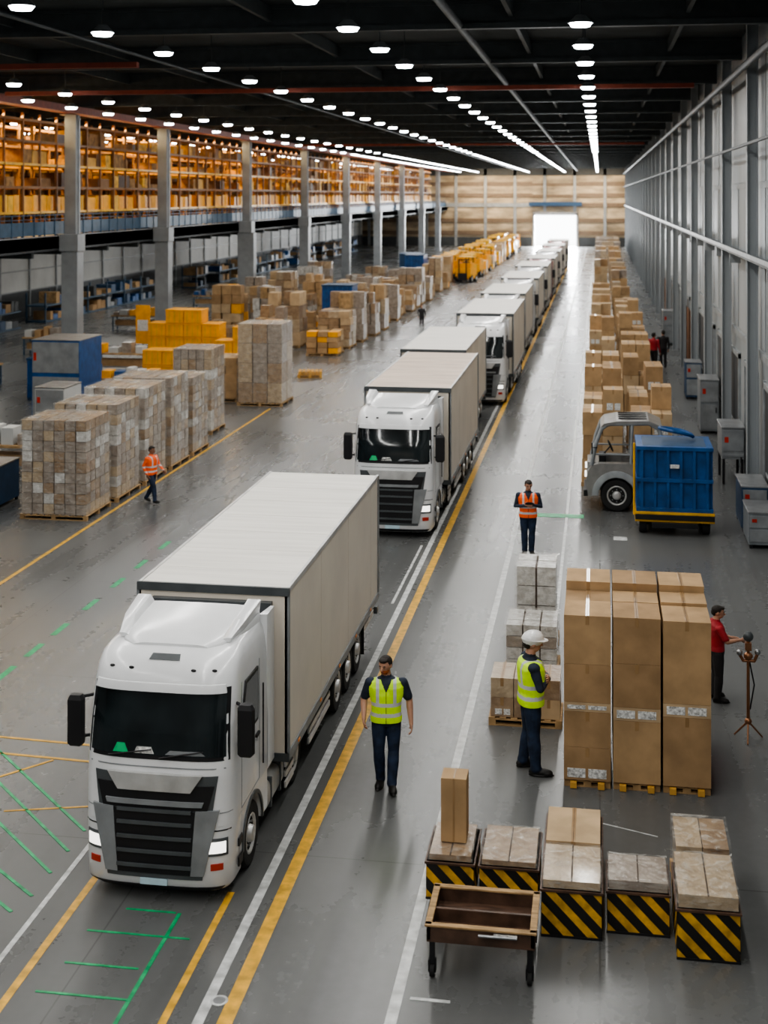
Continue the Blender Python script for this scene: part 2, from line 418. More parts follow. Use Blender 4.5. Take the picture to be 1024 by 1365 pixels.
def seg(x0, y0, x1, y1, w, mt, name='lane_marking'):
    b = MB()
    a = Vector((0, 0)); c = Vector((x1 - x0, y1 - y0)); d = (c - a).normalized(); n = Vector((-d.y, d.x)) * w / 2
    q = [a + n, a - n, c - n, c + n]
    b.add([(p.x, p.y, .001) for p in q] + [(p.x, p.y, .0065) for p in q], [(3, 2, 1, 0), (4, 5, 6, 7), (0, 1, 5, 4), (1, 2, 6, 5), (2, 3, 7, 6), (3, 0, 4, 7)], mt)
    b.obj(name, 0, (x0, y0, 0))
for yy, xa, xb in ((14.45, -6.3, -5.2), (15.05, -6.2, -5.3), (15.75, -6.2, -4.9), (16.3, -5.9, -5.25)): seg(xa, yy, xb, yy, .035, 'line_green')
seg(-10.0, 21.0, -7.2, 18.2, .045, 'line_green'); seg(-9.8, 20.2, -7.2, 17.6, .045, 'line_green'); seg(-9.2, 18.9, -7.2, 17.0, .045, 'line_green')
seg(-8.7, 17.6, -7.2, 16.4, .045, 'line_green'); seg(-8.2, 16.7, -7.3, 16.0, .045, 'line_green')
seg(-11, 21.2, -7.3, 21.0, .06, 'line_yellow'); seg(-11, 20.6, -7.3, 20.4, .06, 'line_yellow'); seg(-8.6, 18.6, -7.2, 19.0, .04, 'line_yellow'); seg(-9.8, 18.9, -8.6, 20.4, .05, 'line_yellow')
seg(-2.1, 14.98, -1.65, 14.98, .05, 'line_white'); seg(-2.05, 16.2, -1.98, 16.2, .05, 'line_white'); seg(-7.8, 15.0, -7.05, 15.1, .03, 'line_white')
seg(-1.9, 38.2, -.45, 38.2, .4, 'line_green')
seg(.35, 35.9, .7, 35.9, .35, 'line_white')
seg(-.0, 19.6, .8, 19.3, .02, 'line_white'); seg(.12, 18.75, .85, 18.6, .02, 'line_white')
b = MB(); b.cyl((0, 0, .001), (0, 0, .008), .10, .10, 'line_white', 20); b.cyl((0, 0, .008), (0, 0, .010), .07, .07, 'steel', 16); b.obj('floor_drain_cover', 0, (-4.2, 14.6, 0))

# ------------------------------------------------------------------ trucks
def wheel(b, cx, cy, r, w, side=1):
    s = side
    b.lathe_x([(-s * w, r * .55), (-s * w, r * .93), (-s * w * .85, r), (-s * w * .15, r), (0, r * .93), (0, r * .62), (-s * .03, r * .60)], cx, cy, r, 'rubber')
    b.lathe_x([(-s * .04, r * .62), (-s * .0, r * .60), (-s * .0, r * .54), (-s * .05, r * .48), (-s * .04, r * .28), (s * .03, r * .24), (s * .04, r * .12)], cx, cy, r, 'alu')
    for k in range(8):
        a = 2 * math.pi * k / 8
        y = cy + r * .37 * math.cos(a); z = r + r * .37 * math.sin(a)
        b.cyl((cx - s * .05, y, z), (cx - s * .015, y, z), .018, .018, 'steel', 6)

def interp(tab, z, c):
    for i in range(len(tab) - 1):
        if tab[i][0] <= z <= tab[i + 1][0]:
            t = (z - tab[i][0]) / (tab[i + 1][0] - tab[i][0]); return tab[i][c] * (1 - t) + tab[i + 1][c] * t
    return tab[0][c] if z < tab[0][0] else tab[-1][c]
TAB = [(.15, .07, .88), (.23, .0, .93), (.95, 0, .95), (1.5, .02, .95), (1.82, .05, .95), (2.25, .12, .945), (2.68, .24, .93), (2.84, .31, .915), (2.96, .42, .89), (3.03, .58, .85), (3.07, .8, .78)]
NN, DD = 3.6, .42
def fy(x, z):
    w = interp(TAB, z, 2); f = interp(TAB, z, 1); q = min(.999, abs(x) / w)
    return f + DD * (1 - (1 - q ** NN) ** (1 / NN))
def ring(z, back):
    w = interp(TAB, z, 2); f = interp(TAB, z, 1); R = [(w, back, z), (w, f + DD + (back - f - DD) * .5, z)]
    m = 14
    for i in range(2 * m + 1):
        a = math.pi * i / (2 * m); c = math.cos(a); s_ = math.sin(a)
        x = w * math.copysign(abs(c) ** (2 / NN), c); y = f + DD * (1 - abs(s_) ** (2 / NN))
        R.append((x, y, z))
    R += [(-w, f + DD + (back - f - DD) * .5, z), (-w, back, z)]
    return R
def fpatch(b, z0, z1, xa0, xb0, xa1, xb1, off, mt, n=12, m=4, thick=.05, smooth=True):
    out = []; inn = []
    for j in range(m + 1):
        t = j / m; z = z0 + (z1 - z0) * t; xa = xa0 + (xa1 - xa0) * t; xb = xb0 + (xb1 - xb0) * t
        for i in range(n + 1):
            x = xa + (xb - xa) * i / n; y = fy(x, z)
            out.append((x, y - off, z)); inn.append((x, y - off + thick, z))
    F = []
    for j in range(m):
        for i in range(n):
            a = j * (n + 1) + i; F.append((a, a + 1, a + n + 2, a + n + 1))
    b.add(out, F, mt, smooth)
    N = len(out); V = out + inn; S = []
    for i in range(n):
        S.append((i, i + N, i + 1 + N, i + 1)); a = m * (n + 1) + i; S.append((a, a + 1, a + 1 + N, a + N))
    for j in range(m):
        a = j * (n + 1); c = a + n + 1; S.append((a, c, c + N, a + N)); a += n; c += n; S.append((a, a + N, c + N, c))
    b.add(V, S, mt, False)

def trailer_parts(b, y0, y1, hw, z0, z1, roof, front=True):
    b.box(-hw, hw, y0, y1, z0 + .1, z1 - .03, 'trailer_side')
    b.box(-hw + .02, hw - .02, y0 + .03, y1 - .03, z1 - .03, z1, roof)
    y = y0 + .9
    while y < y1 - .3:
        b.box(-hw + .06, hw - .06, y, y + .02, z1, z1 + .003, roof); y += 1.15
    for s in (-1, 1):
        b.box(s * hw - .025, s * hw + .02, y0, y1, z1 - .06, z1 + .012, 'alu')
        b.box(s * hw - .03, s * hw + .025, y0, y1, z0, z0 + .13, 'grey_mid')
        for yy in (y0, y1 - .06): b.box(s * hw - .04, s * hw + .03, yy, yy + .06, z0, z1, 'grey_mid')
        yy = y0 + 2.4
        while yy < y1 - .4:
            b.box(s * (hw + .002) - .002, s * (hw + .002) + .002, yy, yy + .008, z0 + .16, z1 - .08, 'trailer_side'); yy += 2.4
        yy = y0 + .6
        while yy < y1 - .2:
            b.box(s * (hw + .03) - .008, s * (hw + .03) + .008, yy, yy + .1, z0 + .05, z0 + .09, 'amber'); yy += 1.6
    b.box(-hw - .03, hw + .03, y0 - .02, y0 + .03, z1 - .1, z1 + .02, 'truck_grey')
    b.box(-hw - .03, hw + .03, y0 - .02, y0 + .03, z0, z0 + .12, 'truck_grey')
    b.box(-hw + .05, -.02, y1, y1 + .03, z0 + .05, z1 - .08, 'grey_mid'); b.box(.02, hw - .05, y1, y1 + .03, z0 + .05, z1 - .08, 'grey_mid')
    for x in (-.75, -.3, .3, .75): b.cyl((x, y1 + .05, z0), (x, y1 + .05, z1 - .1), .02, .02, 'steel', 6)
    b.box(-hw, hw, y1 - .1, y1 + .05, z0 - .3, z0 - .16, 'truck_grey'); b.box(-hw + .05, -hw + .35, y1 + .05, y1 + .07, z0 - .28, z0 - .18, 'lamp_red'); b.box(hw - .35, hw - .05, y1 + .05, y1 + .07, z0 - .28, z0 - .18, 'lamp_red')
    for s in (-1, 1): b.box(s * .42 - .06, s * .42 + .06, y0 + .05, y1, z0 - .22, z0, 'truck_grey')
    for yy in range(int((y1 - y0) / 1.2)): b.box(-hw + .06, hw - .06, y0 + .5 + yy * 1.2, y0 + .6 + yy * 1.2, z0 - .1, z0, 'truck_grey')

def sp(a, c_): return sorted((a, c_))
def build_truck(body='truck_white', roof='trailer_roof'):
    b = MB(); b.M = Matrix.Diagonal((1.045, 1, 1, 1))
    zs = [.15, .19, .23, .6, .95, .99]
    b.loft([ring(z, .60) for z in zs], body)
    zs = [.98, 1.2, 1.5, 1.82, 2.05, 2.25, 2.45, 2.68, 2.78, 2.84, 2.90, 2.96, 3.0, 3.03, 3.055, 3.07]
    b.loft([ring(z, 1.95) for z in zs], body)
    arc = [(1.13 + .50 * math.cos(a), .43 + .50 * math.sin(a)) for a in [math.pi - math.pi * k / 16 for k in range(17)]]
    poly = [(.58, .99), (.58, .40)] + [p for p in arc] + [(1.95, .43), (1.95, .99)]
    for s in (-1, 1):
        b.prism_x(poly, s * .80, s * .945, body)
        R = []
        for a in [math.pi * k / 16 for k in range(17)]:
            c, q = math.cos(a), math.sin(a)
            R.append([(s * .93, 1.13 + .50 * c, .43 + .5 * q), (s * .965, 1.13 + .50 * c, .43 + .5 * q), (s * .965, 1.13 + .55 * c, .43 + .55 * q), (s * .93, 1.13 + .55 * c, .43 + .55 * q)])
        b.loft(R, 'truck_grey')
    fpatch(b, .16, .23, -.8, .8, -.86, .86, .012, 'black_plastic')
    # grille
    fpatch(b, .32, 1.62, -.60, .60, -.78, .78, .012, 'truck_grey', n=16, m=8)
    fpatch(b, 1.20, 1.50, -.66, .66, -.74, .74, .024, 'black_plastic', n=14)
    fpatch(b, 1.43, 1.64, -.46, .46, -.60, .60, .055, 'alu', n=12)
    fpatch(b, 1.25, 1.31, -.60, .60, -.62, .62, .05, 'grey_mid', n=12, m=1)
    fpatch(b, .38, 1.18, -.46, .46, -.54, .54, .022, 'black_plastic', n=12)
    for z in (.46, .64, .82, 1.0, 1.16): fpatch(b, z, z + .04, -.47, .47, -.47, .47, .05, 'truck_grey', n=10, m=1)
    for s in (-1, 1):
        xa, xb = sp(s * .46, s * .62); xc, xd = sp(s * .52, s * .80)
        fpatch(b, .38, 1.20, xa, xb, xc, xd, .035, 'grey_mid', n=4)
        xa, xb = sp(s * .64, s * .89)
        fpatch(b, .62, .84, xa, xb, xa, xb, .014, 'truck_grey', n=6)
        xa, xb = sp(s * .67, s * .87)
        fpatch(b, .66, .80, xa, xb, xa, xb, .026, 'headlight', n=6)
        xa, xb = sp(s * .70, s * .84)
        fpatch(b, .44, .52, xa, xb, xa, xb, .016, 'lamp_red', n=4)
        xa, xb = sp(s * .62, s * .92)
        fpatch(b, .93, .945, xa, xb, xa, xb, .006, 'black_plastic', n=6, m=1)
        xa, xb = sp(s * .80, s * .93)
        fpatch(b, 1.15, 1.16, xa, xb, xa, xb, .005, 'grey_mid', n=4, m=1)
    fpatch(b, .24, .315, -.17, .17, -.17, .17, .03, 'plate', n=4, m=1)
    fpatch(b, 1.70, 1.715, -.86, .86, -.86, .86, .005, 'grey_mid', m=1)
    # windscreen
    fpatch(b, 1.80, 2.67, -.90, .90, -.87, .87, .006, 'black_plastic', n=20, m=6)
    fpatch(b, 1.85, 2.63, -.86, .86, -.83, .83, .012, 'glass_dark', n=20, m=6)
    for x0, x1 in ((-.6, -.05), (.05, .6)):
        b.cyl((x0, fy(x0, 1.84) - .035, 1.83), (x1, fy(x1, 1.90) - .035, 1.93), .012, .008, 'black_plastic', 6)
    # documents and a folded vest lying on the dashboard
    fpatch(b, 1.87, 1.98, -.55, -.35, -.50, -.40, .016, 'line_green', n=3, m=1, thick=.01)
    fpatch(b, 1.87, 1.95, -.28, -.02, -.24, -.06, .016, 'label', n=3, m=1, thick=.01)
    fpatch(b, 1.87, 1.92, .12, .62, .18, .55, .016, 'grey_mid', n=3, m=1, thick=.01)
    # sun visor
    fpatch(b, 2.62, 2.72, -.84, .84, -.82, .82, .075, body, n=20, m=2, thick=.03)
    for x in (-.66, -.40, .40, .66):
        b.ell((x, fy(x, 2.86) - .01, 2.86), (.035, .02, .02), 'black_plastic', 8, 6)
    fpatch(b, 2.95, 3.0, -.2, .2, -.18, .18, .012, 'truck_grey', n=6, m=1)
    # roof deflector with raised cheeks and a dished centre
    rings = []
    for y, hw, zt_ in ((.66, .50, 3.08), (.78, .66, 3.12), (1.0, .76, 3.16), (1.4, .82, 3.20), (1.95, .86, 3.24)):
        R = []
        for k in range(17):
            a = math.pi * k / 16; c, q = math.cos(a), math.sin(a)
            x = hw * math.copysign(abs(c) ** .35, c)
            R.append((x, y, 2.95 + (zt_ - 2.95) * abs(q) ** .35))
        rings.append(R)
    b.loft(rings, body)
    for s in (-1, 1):
        b.loft([[(s * .60, y, z), (s * (.80 + e), y, z - .03), (s * (.82 + e), y, z + h), (s * .68, y, z + h)] for y, z, h, e in ((.85, 3.10, .03, -.08), (1.3, 3.14, .10, 0), (1.95, 3.18, .14, .04))], body)
        b.loft([[(s * .84, 1.93, z), (s * .95, 1.93, z), (s * .95, 2.34, z), (s * .90, 2.34, z)] for z in (.95, 2.4, 2.9, 3.12)], body)
        w = .955
        b.prism_x([(.62, 1.86), (1.42, 1.86), (1.42, 2.58), (.78, 2.60), (.62, 2.3)], s * .93, s * w, 'black_plastic')
        b.prism_x([(.66, 1.90), (1.38, 1.90), (1.38, 2.54), (.80, 2.56), (.66, 2.28)], s * .93, s * (w + .004), 'glass_dark')
        for yy in (.56, 1.48): b.box(s * .95 - .004, s * .95 + .004, yy, yy + .014, 1.02, 2.66, 'grey_mid')
        b.box(s * .95 - .004, s * .95 + .004, .56, 1.48, 1.02, 1.034, 'grey_mid')
        b.box(s * .965 - .015, s * .965 + .015, 1.26, 1.42, 1.66, 1.70, 'black_plastic')
        b.cyl((s * .985, 1.56, 1.2), (s * .985, 1.56, 2.3), .012, .012, 'black_plastic', 6)
        b.box(s * .955 - .01, s * .955 + .01, .40, .58, .34, .46, 'black_plastic'); b.box(s * .955 - .01, s * .955 + .01, .40, .58, .6, .7, 'black_plastic')
        # mirrors
        b.tube([(s * .93, .42, 2.44), (s * 1.06, .26, 2.46)], .022, 'black_plastic'); b.tube([(s * .93, .42, 1.92), (s * 1.06, .26, 1.94)], .022, 'black_plastic')
        b.loft([[(s * 1.09 + dx * q, .24 + dy * q, z) for dx, dy in ((-.09, -.07), (.09, -.07), (.11, .0), (.09, .07), (-.09, .07), (-.11, 0))] for z, q in ((1.84, .7), (1.88, 1), (2.44, 1), (2.50, .7))], 'black_plastic', smooth=False)
        b.box(s * 1.09 - .075, s * 1.09 + .075, .312, .318, 1.9, 2.42, 'steel')
        wheel(b, s * .93, 1.13, .43, .28, s)
        wheel(b, s * .93, 3.75, .43, .28, s)
        R = []
        for a in [math.radians(10 + 160 * k / 10) for k in range(11)]:
            c, q = math.cos(a), math.sin(a)
            R.append([(s * .62, 3.75 + .47 * c, .43 + .47 * q), (s * .95, 3.75 + .47 * c, .43 + .47 * q), (s * .95, 3.75 + .49 * c, .43 + .49 * q), (s * .62, 3.75 + .49 * c, .43 + .49 * q)])
        b.loft(R, 'black_plastic')
        b.loft([[(s * .70 + .21 * c_, yy, .46 + .2 * s_) for c_, s_ in [(math.copysign(abs(math.cos(t)) ** .5, math.cos(t)), math.copysign(abs(math.sin(t)) ** .5, math.sin(t))) for t in [2 * math.pi * k / 20 for k in range(20)]]] for yy in (2.1, 3.1)], 'alu')
        for yy in (2.3, 2.85): b.box(s * .70 - .22, s * .70 + .22, yy, yy + .05, .25, .67, 'truck_grey')
        for z in (.34, .50, .64): b.box(s * 1.01 - .015, s * 1.01 + .015, 4.35, 6.0, z, z + .09, 'alu')
        for yy in (4.4, 5.2, 5.9): b.box(s * .98 - .02, s * .98 + .02, yy, yy + .06, .3, .8, 'truck_grey')
        for z in (.34, .50, .64): b.box(s * 1.01 - .015, s * 1.01 + .015, 2.75, 3.25, z, z + .09, 'alu')
        b.box(s * .86 - .12, s * .86 + .12, 4.9, 5.6, .35, .76, 'grey_mid')
        for yy in (6.65, 7.62, 8.59): wheel(b, s * 1.03, yy, .43, .34, s)
        b.box(s * .90 - .16, s * .90 + .16, 9.12, 9.14, .15, .75, 'rubber')
        b.box(s * 1.0 - .02, s * 1.0 + .02, 9.2, 10.5, .5, .6, 'alu')
    b.M = None
    b.box(-.40, -.28, 1.2, 5.0, .5, .72, 'truck_grey'); b.box(.28, .40, 1.2, 5.0, .5, .72, 'truck_grey')
    b.box(-.6, .6, .6, 1.9, .5, .98, 'black_plastic')
    for yy in (1.13, 3.75, 6.65, 7.62, 8.59): b.cyl((-.8, yy, .43), (.8, yy, .43), .07, .07, 'truck_grey', 8)
    b.cyl((0, 3.7, .7), (0, 3.7, .8), .4, .4, 'truck_grey', 16)
    trailer_parts(b, 2.62, 10.7, 1.12, .78, 3.28, roof)
    b.box(-.9, .9, 2.50, 2.62, 1.0, 3.1, 'truck_grey')
    return b.mesh('semi_truck')

T1 = build_truck()
T2 = build_truck(roof='trailer_roof_tan')
TR = build_truck('truck_red')
def truck(me, x, y, sc=1.0): place(me, 'semi_truck', .006 if y < 60 else 0, (x, y, 0), 0, sc)
truck(T1, -5.60, 16.5)
truck(T2, -5.38, 35.0, 1.08)
b = MB()
trailer_parts(b, 0, 8.6, 1.15, .8, 3.5, 'trailer_roof')
for s in (-1, 1):
    for yy in (1.0, 5.9, 6.9): wheel(b, s * 1.1, yy, .43, .34, s)
    for z in (.38, .56): b.box(s * 1.06 - .015, s * 1.06 + .015, 1.7, 5.2, z, z + .09, 'alu')
    for yy in (2, 3.4, 5): b.box(s * 1.03 - .02, s * 1.03 + .02, yy, yy + .06, .3, .82, 'truck_grey')
for yy in (1.0, 5.9, 6.9): b.cyl((-1, yy, .43), (1, yy, .43), .07, .07, 'truck_grey', 8)
b.obj('box_trailer', .006, (-5.85, 47.6, 0))
truck(T1, -5.10, 57.6, 1.12)
truck(T1, -5.3, 72.0, 1.08)
truck(T1, -5.2, 86, 1.08)
truck(T1, -5.2, 101, 1.08)
truck(TR, -5.1, 116, 1.05)
truck(T1, -5.1, 131, 1.05)
truck(TR, -5.1, 146, 1.05)
truck(TR, -5.1, 162, 1.05)

# ------------------------------------------------------------------ cartons / pallets
def pallet(b, x0, x1, y0, y1, z=0, h=.14, mt='wood'):
    n = max(4, int((x1 - x0) / .17))
    for i in range(n):
        xa = x0 + (x1 - x0 - .11) * i / (n - 1); b.box(xa, xa + .11, y0, y1, z + h - .025, z + h, mt)
    for yy in (y0, (y0 + y1) / 2 - .05, y1 - .1):
        b.box(x0, x1, yy, yy + .1, z + .0, z + .022, mt); b.box(x0, x1, yy, yy + .1, z + h - .045, z + h - .025, mt)
        for xx in (x0, (x0 + x1) / 2 - .06, x1 - .12): b.box(xx, xx + .12, yy, yy + .1, z + .022, z + h - .045, mt)
def carton(b, x0, x1, y0, y1, z0, z1, mt='cardboard', detail=1, label=False, g=.006):
    b.box(x0 + g, x1 - g, y0 + g, y1 - g, z0 + .002 + (g - .006), z1 - .002, mt)
    if detail:
        cx = (x0 + x1) / 2; w = .028; e = .003
        b.box(cx - w, cx + w, y0 + g - e, y1 - g + e, z1 - .002, z1 + .001, 'tape')
        b.box(cx - w, cx + w, y0 + g - e, y0 + g, z1 - .14, z1, 'tape')
        b.box(cx - .003, cx + .003, y0 + g - e * 1.5, y1 - g, z1 - .002, z1 + .002, 'seam')
    if label:
        w = (x1 - x0); xa = x0 + w * ru(.1, .2)
        b.box(xa, xa + w * .3, y0 + g - .004, y0 + g, z0 + (z1 - z0) * .12, z0 + (z1 - z0) * .42, 'label')
        b.box(xa + w * .38, xa + w * .66, y0 + g - .004, y0 + g, z0 + (z1 - z0) * .12, z0 + (z1 - z0) * .42, 'label')
def film(b, x0, x1, y0, y1, z0, z1):
    e = .025
    b.box(x0 - e, x1 + e, y0 - e, y1 + e, z0, z1 + e, 'stretch_film')
def stack(name, x0, x1, y0, y1, nx, ny, nz, zt_, mats, wrap=False, plt=True, detail=1, jitter=.0, topmiss=0.0, bev=.004, g=.006, rz=0, layered=False):
    b = MB(); cx, cy = (x0 + x1) / 2, (y0 + y1) / 2
    X0, X1, Y0, Y1 = x0 - cx, x1 - cx, y0 - cy, y1 - cy
    zb = .14 if plt else 0.0
    if plt: pallet(b, X0 - .03, X1 + .03, Y0 - .03, Y1 + .03)
    dz = (zt_ - zb) / nz
    if wrap: b.box(X0 + .04, X1 - .04, Y0 + .04, Y1 - .04, zb + .01, zt_ - .03, 'seam')
    for k in range(nz):
        for i in range(nx):
            for j in range(ny):
                if k == nz - 1 and rnd() < topmiss: continue
                if wrap and 0 < i < nx - 1 and 0 < j < ny - 1 and k < nz - 1: continue
                xa = X0 + (X1 - X0) * i / nx; xb = X0 + (X1 - X0) * (i + 1) / nx
                ya = Y0 + (Y1 - Y0) * j / ny; yb = Y0 + (Y1 - Y0) * (j + 1) / ny
                jx = ru(-jitter, jitter); jy = ru(-jitter, jitter)
                m_ = mats[k % len(mats)] if layered else random.choice(mats)
                carton(b, xa + jx, xb + jx, ya + jy, yb + jy, zb + dz * k, zb + dz * (k + 1), m_, detail, (detail and rnd() < .25), g)
    if wrap: film(b, X0, X1, Y0, Y1, .12, zt_)
    return b.obj(name, bev, (cx, cy, 0), rz)

CB = ['cardboard', 'cardboard', 'cardboard_b', 'cardboard_c']
WG = ['wrap_grey', 'wrap_grey', 'wrap_brown', 'wrap_tan']
# --- large stack on the right: three columns
b = MB(); cx, cy = .55, 21.75
xs = [-.56, .18, .92, 1.66]
for i in range(3):
    x0, x1 = xs[i] - cx + .012, xs[i + 1] - cx - .012
    pallet(b, x0 + .01, x1 - .01, 20.75 - cy, 22.75 - cy, 0, .12, 'wood')
    cuts = {0: [.12, .62, 1.16, 1.30, 1.88, 2.62], 1: [.12, 1.06, 1.26, 1.92, 2.62], 2: [.12, 1.16, 1.36, 2.60]}[i]
    for j, (ya, yb, topz) in enumerate(((20.7, 21.5, 0), (21.52, 22.1, 2.60 + .02 * i), (22.12, 22.9, 2.74))):
        ya -= cy; yb -= cy
        cc = cuts if j == 0 else [.12, 1.0, 1.9, topz]
        for q in range(len(cc) - 1):
            za, zb = cc[q], cc[q + 1]
            thin = (zb - za) < .25
            carton(b, x0, x1, ya, yb, za, zb, 'cardboard_c' if thin else random.choice(['cardboard', 'cardboard_b', 'cardboard']), 0 if thin else 1, False)
            if j == 0 and (thin or (i == 0 and q == 0)):
                for u in (.08, .52):
                    b.box(x0 + (x1 - x0) * u, x0 + (x1 - x0) * (u + .38), ya + .0, ya + .006, za + .04, min(zb, za + .22) - .04, 'label')
    b.box(x0 + .1, x0 + .2, 20.66 - cy, 20.74 - cy, .01, .1, 'wood_yellow'); b.box(x1 - .2, x1 - .1, 20.66 - cy, 20.74 - cy, .01, .1, 'wood_yellow')
b.obj('cardboard_box_stack', .006, (cx, cy, 0))

stack('carton_pallet', -1.84, -.66, 22.95, 23.75, 3, 1, 2, .80, ['cardboard_c', 'wrap_tan', 'wrap_brown'], plt=True)
stack('wrapped_goods_pallet', -1.74, -.78, 25.2, 26.2, 3, 3, 4, 1.0, ['wrap_white', 'wrap_white', 'wrap_grey', 'wrap_white'], wrap=True, detail=0, g=.014, layered=True)
stack('wrapped_goods_pallet', -1.64, -.84, 26.7, 27.7, 2, 2, 4, 1.68, ['wrap_white'], wrap=True, detail=0, g=.02, layered=True)

# left wrapped pallets
for (x0, x1, y0, y1, zt_) in ((-15.9, -14.0, 35.5, 37.3, 2.75), (-15.9, -13.95, 37.8, 39.7, 2.85), (-15.9, -13.9, 40.1, 42.1, 3.0), (-15.85, -13.85, 42.5, 44.4, 3.0), (-15.8, -13.85, 44.9, 46.7, 2.7)):
    stack('wrapped_goods_pallet', x0, x1, y0, y1, 6, 5, 9, zt_, WG + ['wrap_grey', 'wrap_white'], wrap=True, detail=0, jitter=.008, g=.014, bev=0)
stack('wrapped_goods_pallet', -15.9, -14.4, 49, 50.8, 5, 4, 8, 3.2, WG + ['wrap_white'], wrap=True, detail=0, g=.014, bev=0)
stack('wrapped_goods_pallet', -15.3, -13.35, 56, 58, 3, 2, 4, 3.5, ['wrap_brown', 'wrap_grey', 'wrap_tan'], wrap=True, detail=0, jitter=.01, g=.02)
stack('carton_pallet', -17.2, -15.6, 57, 58.8, 3, 3, 5, 1.9, CB, detail=0, jitter=.02)
def container_box(name, x0, x1, y0, y1, z1, mt, rib='blue_dark'):
    b = MB(); w, d = (x1 - x0) / 2, (y1 - y0) / 2
    b.box(-w, w, -d, d, .12, z1, mt)
    n = int(w * 2 / .3)
    for i in range(n + 1): b.box(-w + (2 * w - .08) * i / n, -w + (2 * w - .08) * i / n + .08, -d - .04, -d, .12, z1 - .05, mt)
    b.box(-w - .05, w + .05, -d - .05, d + .05, z1 - .05, z1 + .05, rib)
    for sx in (-1, 1):
        for sy in (-1, 1): b.box(sx * (w - .1) - .1, sx * (w - .1) + .1, sy * (d - .1) - .1, sy * (d - .1) + .1, 0, .12, rib)
    return b.obj(name, .01, ((x0 + x1) / 2, (y0 + y1) / 2, 0))
container_box('blue_container', -17.9, -15.9, 86.3, 88.3, 3.1, 'blue_paint')
container_box('blue_container', -19.2, -17.3, 133, 136, 3.0, 'blue_paint')
# scattered mixed goods in the left mid distance (grid slots, nothing overlaps)
y = 74.0
while y < 129:
    for x in (-23.9, -21.4, -18.4, -15.4):
        if x == -18.4 and 82 < y < 91: continue
        if x == -23.9 and rnd() < .4: continue
        if rnd() < (.90 if x > -19 else .6):
            w = ru(1.6, 2.4) if x > -21 else ru(1.4, 2.0); d = ru(1.6, 2.2); xx = x + ru(-.05, .05)
            if x == -15.4 and 82 < y < 91: w = 1.0; xx = -14.6
            hi = ru(1.0, 3.3)
            mt = random.choice([CB, CB + WG, WG, ['wrap_brown', 'wrap_tan', 'cardboard_c'], WG + ['wrap_white', 'wood'], CB + ['orange_bin']])
            stack(random.choice(['carton_pallet', 'wrapped_goods_pallet']), xx - w / 2, xx + w / 2, y, y + d, 3, 2, random.choice([3, 4, 5]), hi, mt, detail=0, jitter=.05, topmiss=.35, bev=0, g=.02)
    y += 3.6
# orange plastic crates
def crates(x, y0, nx, nz, w=.95, h=.72, d=1.3):
    b = MB()
    for i in range(nx):
        for k in range(nz if i % 3 else nz - (nz > 2)):
            xa = i * (w + .03); z0 = .1 + k * h
            b.box(xa, xa + w, 0, d, z0, z0 + h - .03, 'orange_bin'); b.box(xa - .012, xa + w + .012, -.03, d + .03, z0 + h - .1, z0 + h - .02, 'orange_bin')
            for q in (.2, .5, .8): b.box(xa + w * q - .03, xa + w * q + .03, -.02, 0, z0, z0 + h - .1, 'yellow_paint')
        for q in (.05, w - .15): b.box(i * (w + .03) + q, i * (w + .03) + q + .1, .05, d - .05, 0, .1, 'black_plastic')
    b.obj('orange_storage_crate', .01, (x, y0, 0))
crates(-23.6, 68.5, 4, 4); crates(-19.6, 67.2, 2, 3); crates(-21.8, 62.5, 2, 2); crates(-18.9, 70.2, 2, 3)
b = MB(); pallet(b, -.6, .6, -.5, .5, 0, .16, 'wood_yellow'); pallet(b, -.55, .6, -.5, .45, .16, .16, 'wood_yellow'); b.obj('wooden_pallet', 0, (-14.2, 65.5, 0), .2)

# row of orange forklifts in the distance
def forklift_mesh():
    b = MB()
    b.box(-.75, .75, -.9, 1.3, .35, 1.3, 'orange_bin'); b.box(-.7, .7, .7, 1.45, .5, 1.65, 'yellow_paint'); b.box(-.72, .72, -.5, .6, 1.3, 1.8, 'orange_bin')
    for sx in (-1, 1):
        wheel(b, sx * .82, -.6, .36, .25, sx); wheel(b, sx * .8, .95, .32, .25, sx)
        b.box(sx * .62 - .06, sx * .62 + .06, -.7, -.58, 1.2, 2.3, 'orange_bin'); b.box(sx * .62 - .06, sx * .62 + .06, .9, 1.02, 1.4, 2.3, 'orange_bin')
        b.box(sx * .35 - .05, sx * .35 + .05, -1.1, -1.0, .1, 2.2, 'black_plastic'); b.box(sx * .3 - .06, sx * .3 + .06, -2.1, -1.1, .08, .14, 'black_plastic')
    b.box(-.72, .72, -.75, 1.05, 2.3, 2.42, 'yellow_paint'); b.box(-.3, .3, .1, .6, 1.8, 1.9, 'black_plastic')
    for z in (.6, 2.1): b.box(-.4, .4, -1.08, -1.02, z, z + .1, 'black_plastic')
    b.box(-.45, .45, -1.16, -1.1, .2, .9, 'black_plastic')
    return b.mesh('forklift')
FL = forklift_mesh(); y = 139
while y < 226:
    for x in (-16.1, -13.7):
        r = rnd()
        if r < .65: place(FL, 'forklift', 0, (x + ru(-.2, .2), y + ru(-.4, .4), 0), ru(-.25, .25), 1.1)
        elif r < .95: stack('carton_pallet', x - 1, x + 1, y - 1.2, y + 1, 2, 2, 3, ru(1.4, 2.8), ['orange_bin', 'cardboard_c', 'yellow_paint', 'cardboard'], detail=0, bev=0, g=.02)
    y += 5.0
container_box('blue_container', -20.9, -19.0, 141, 144, 2.8, 'blue_dark')

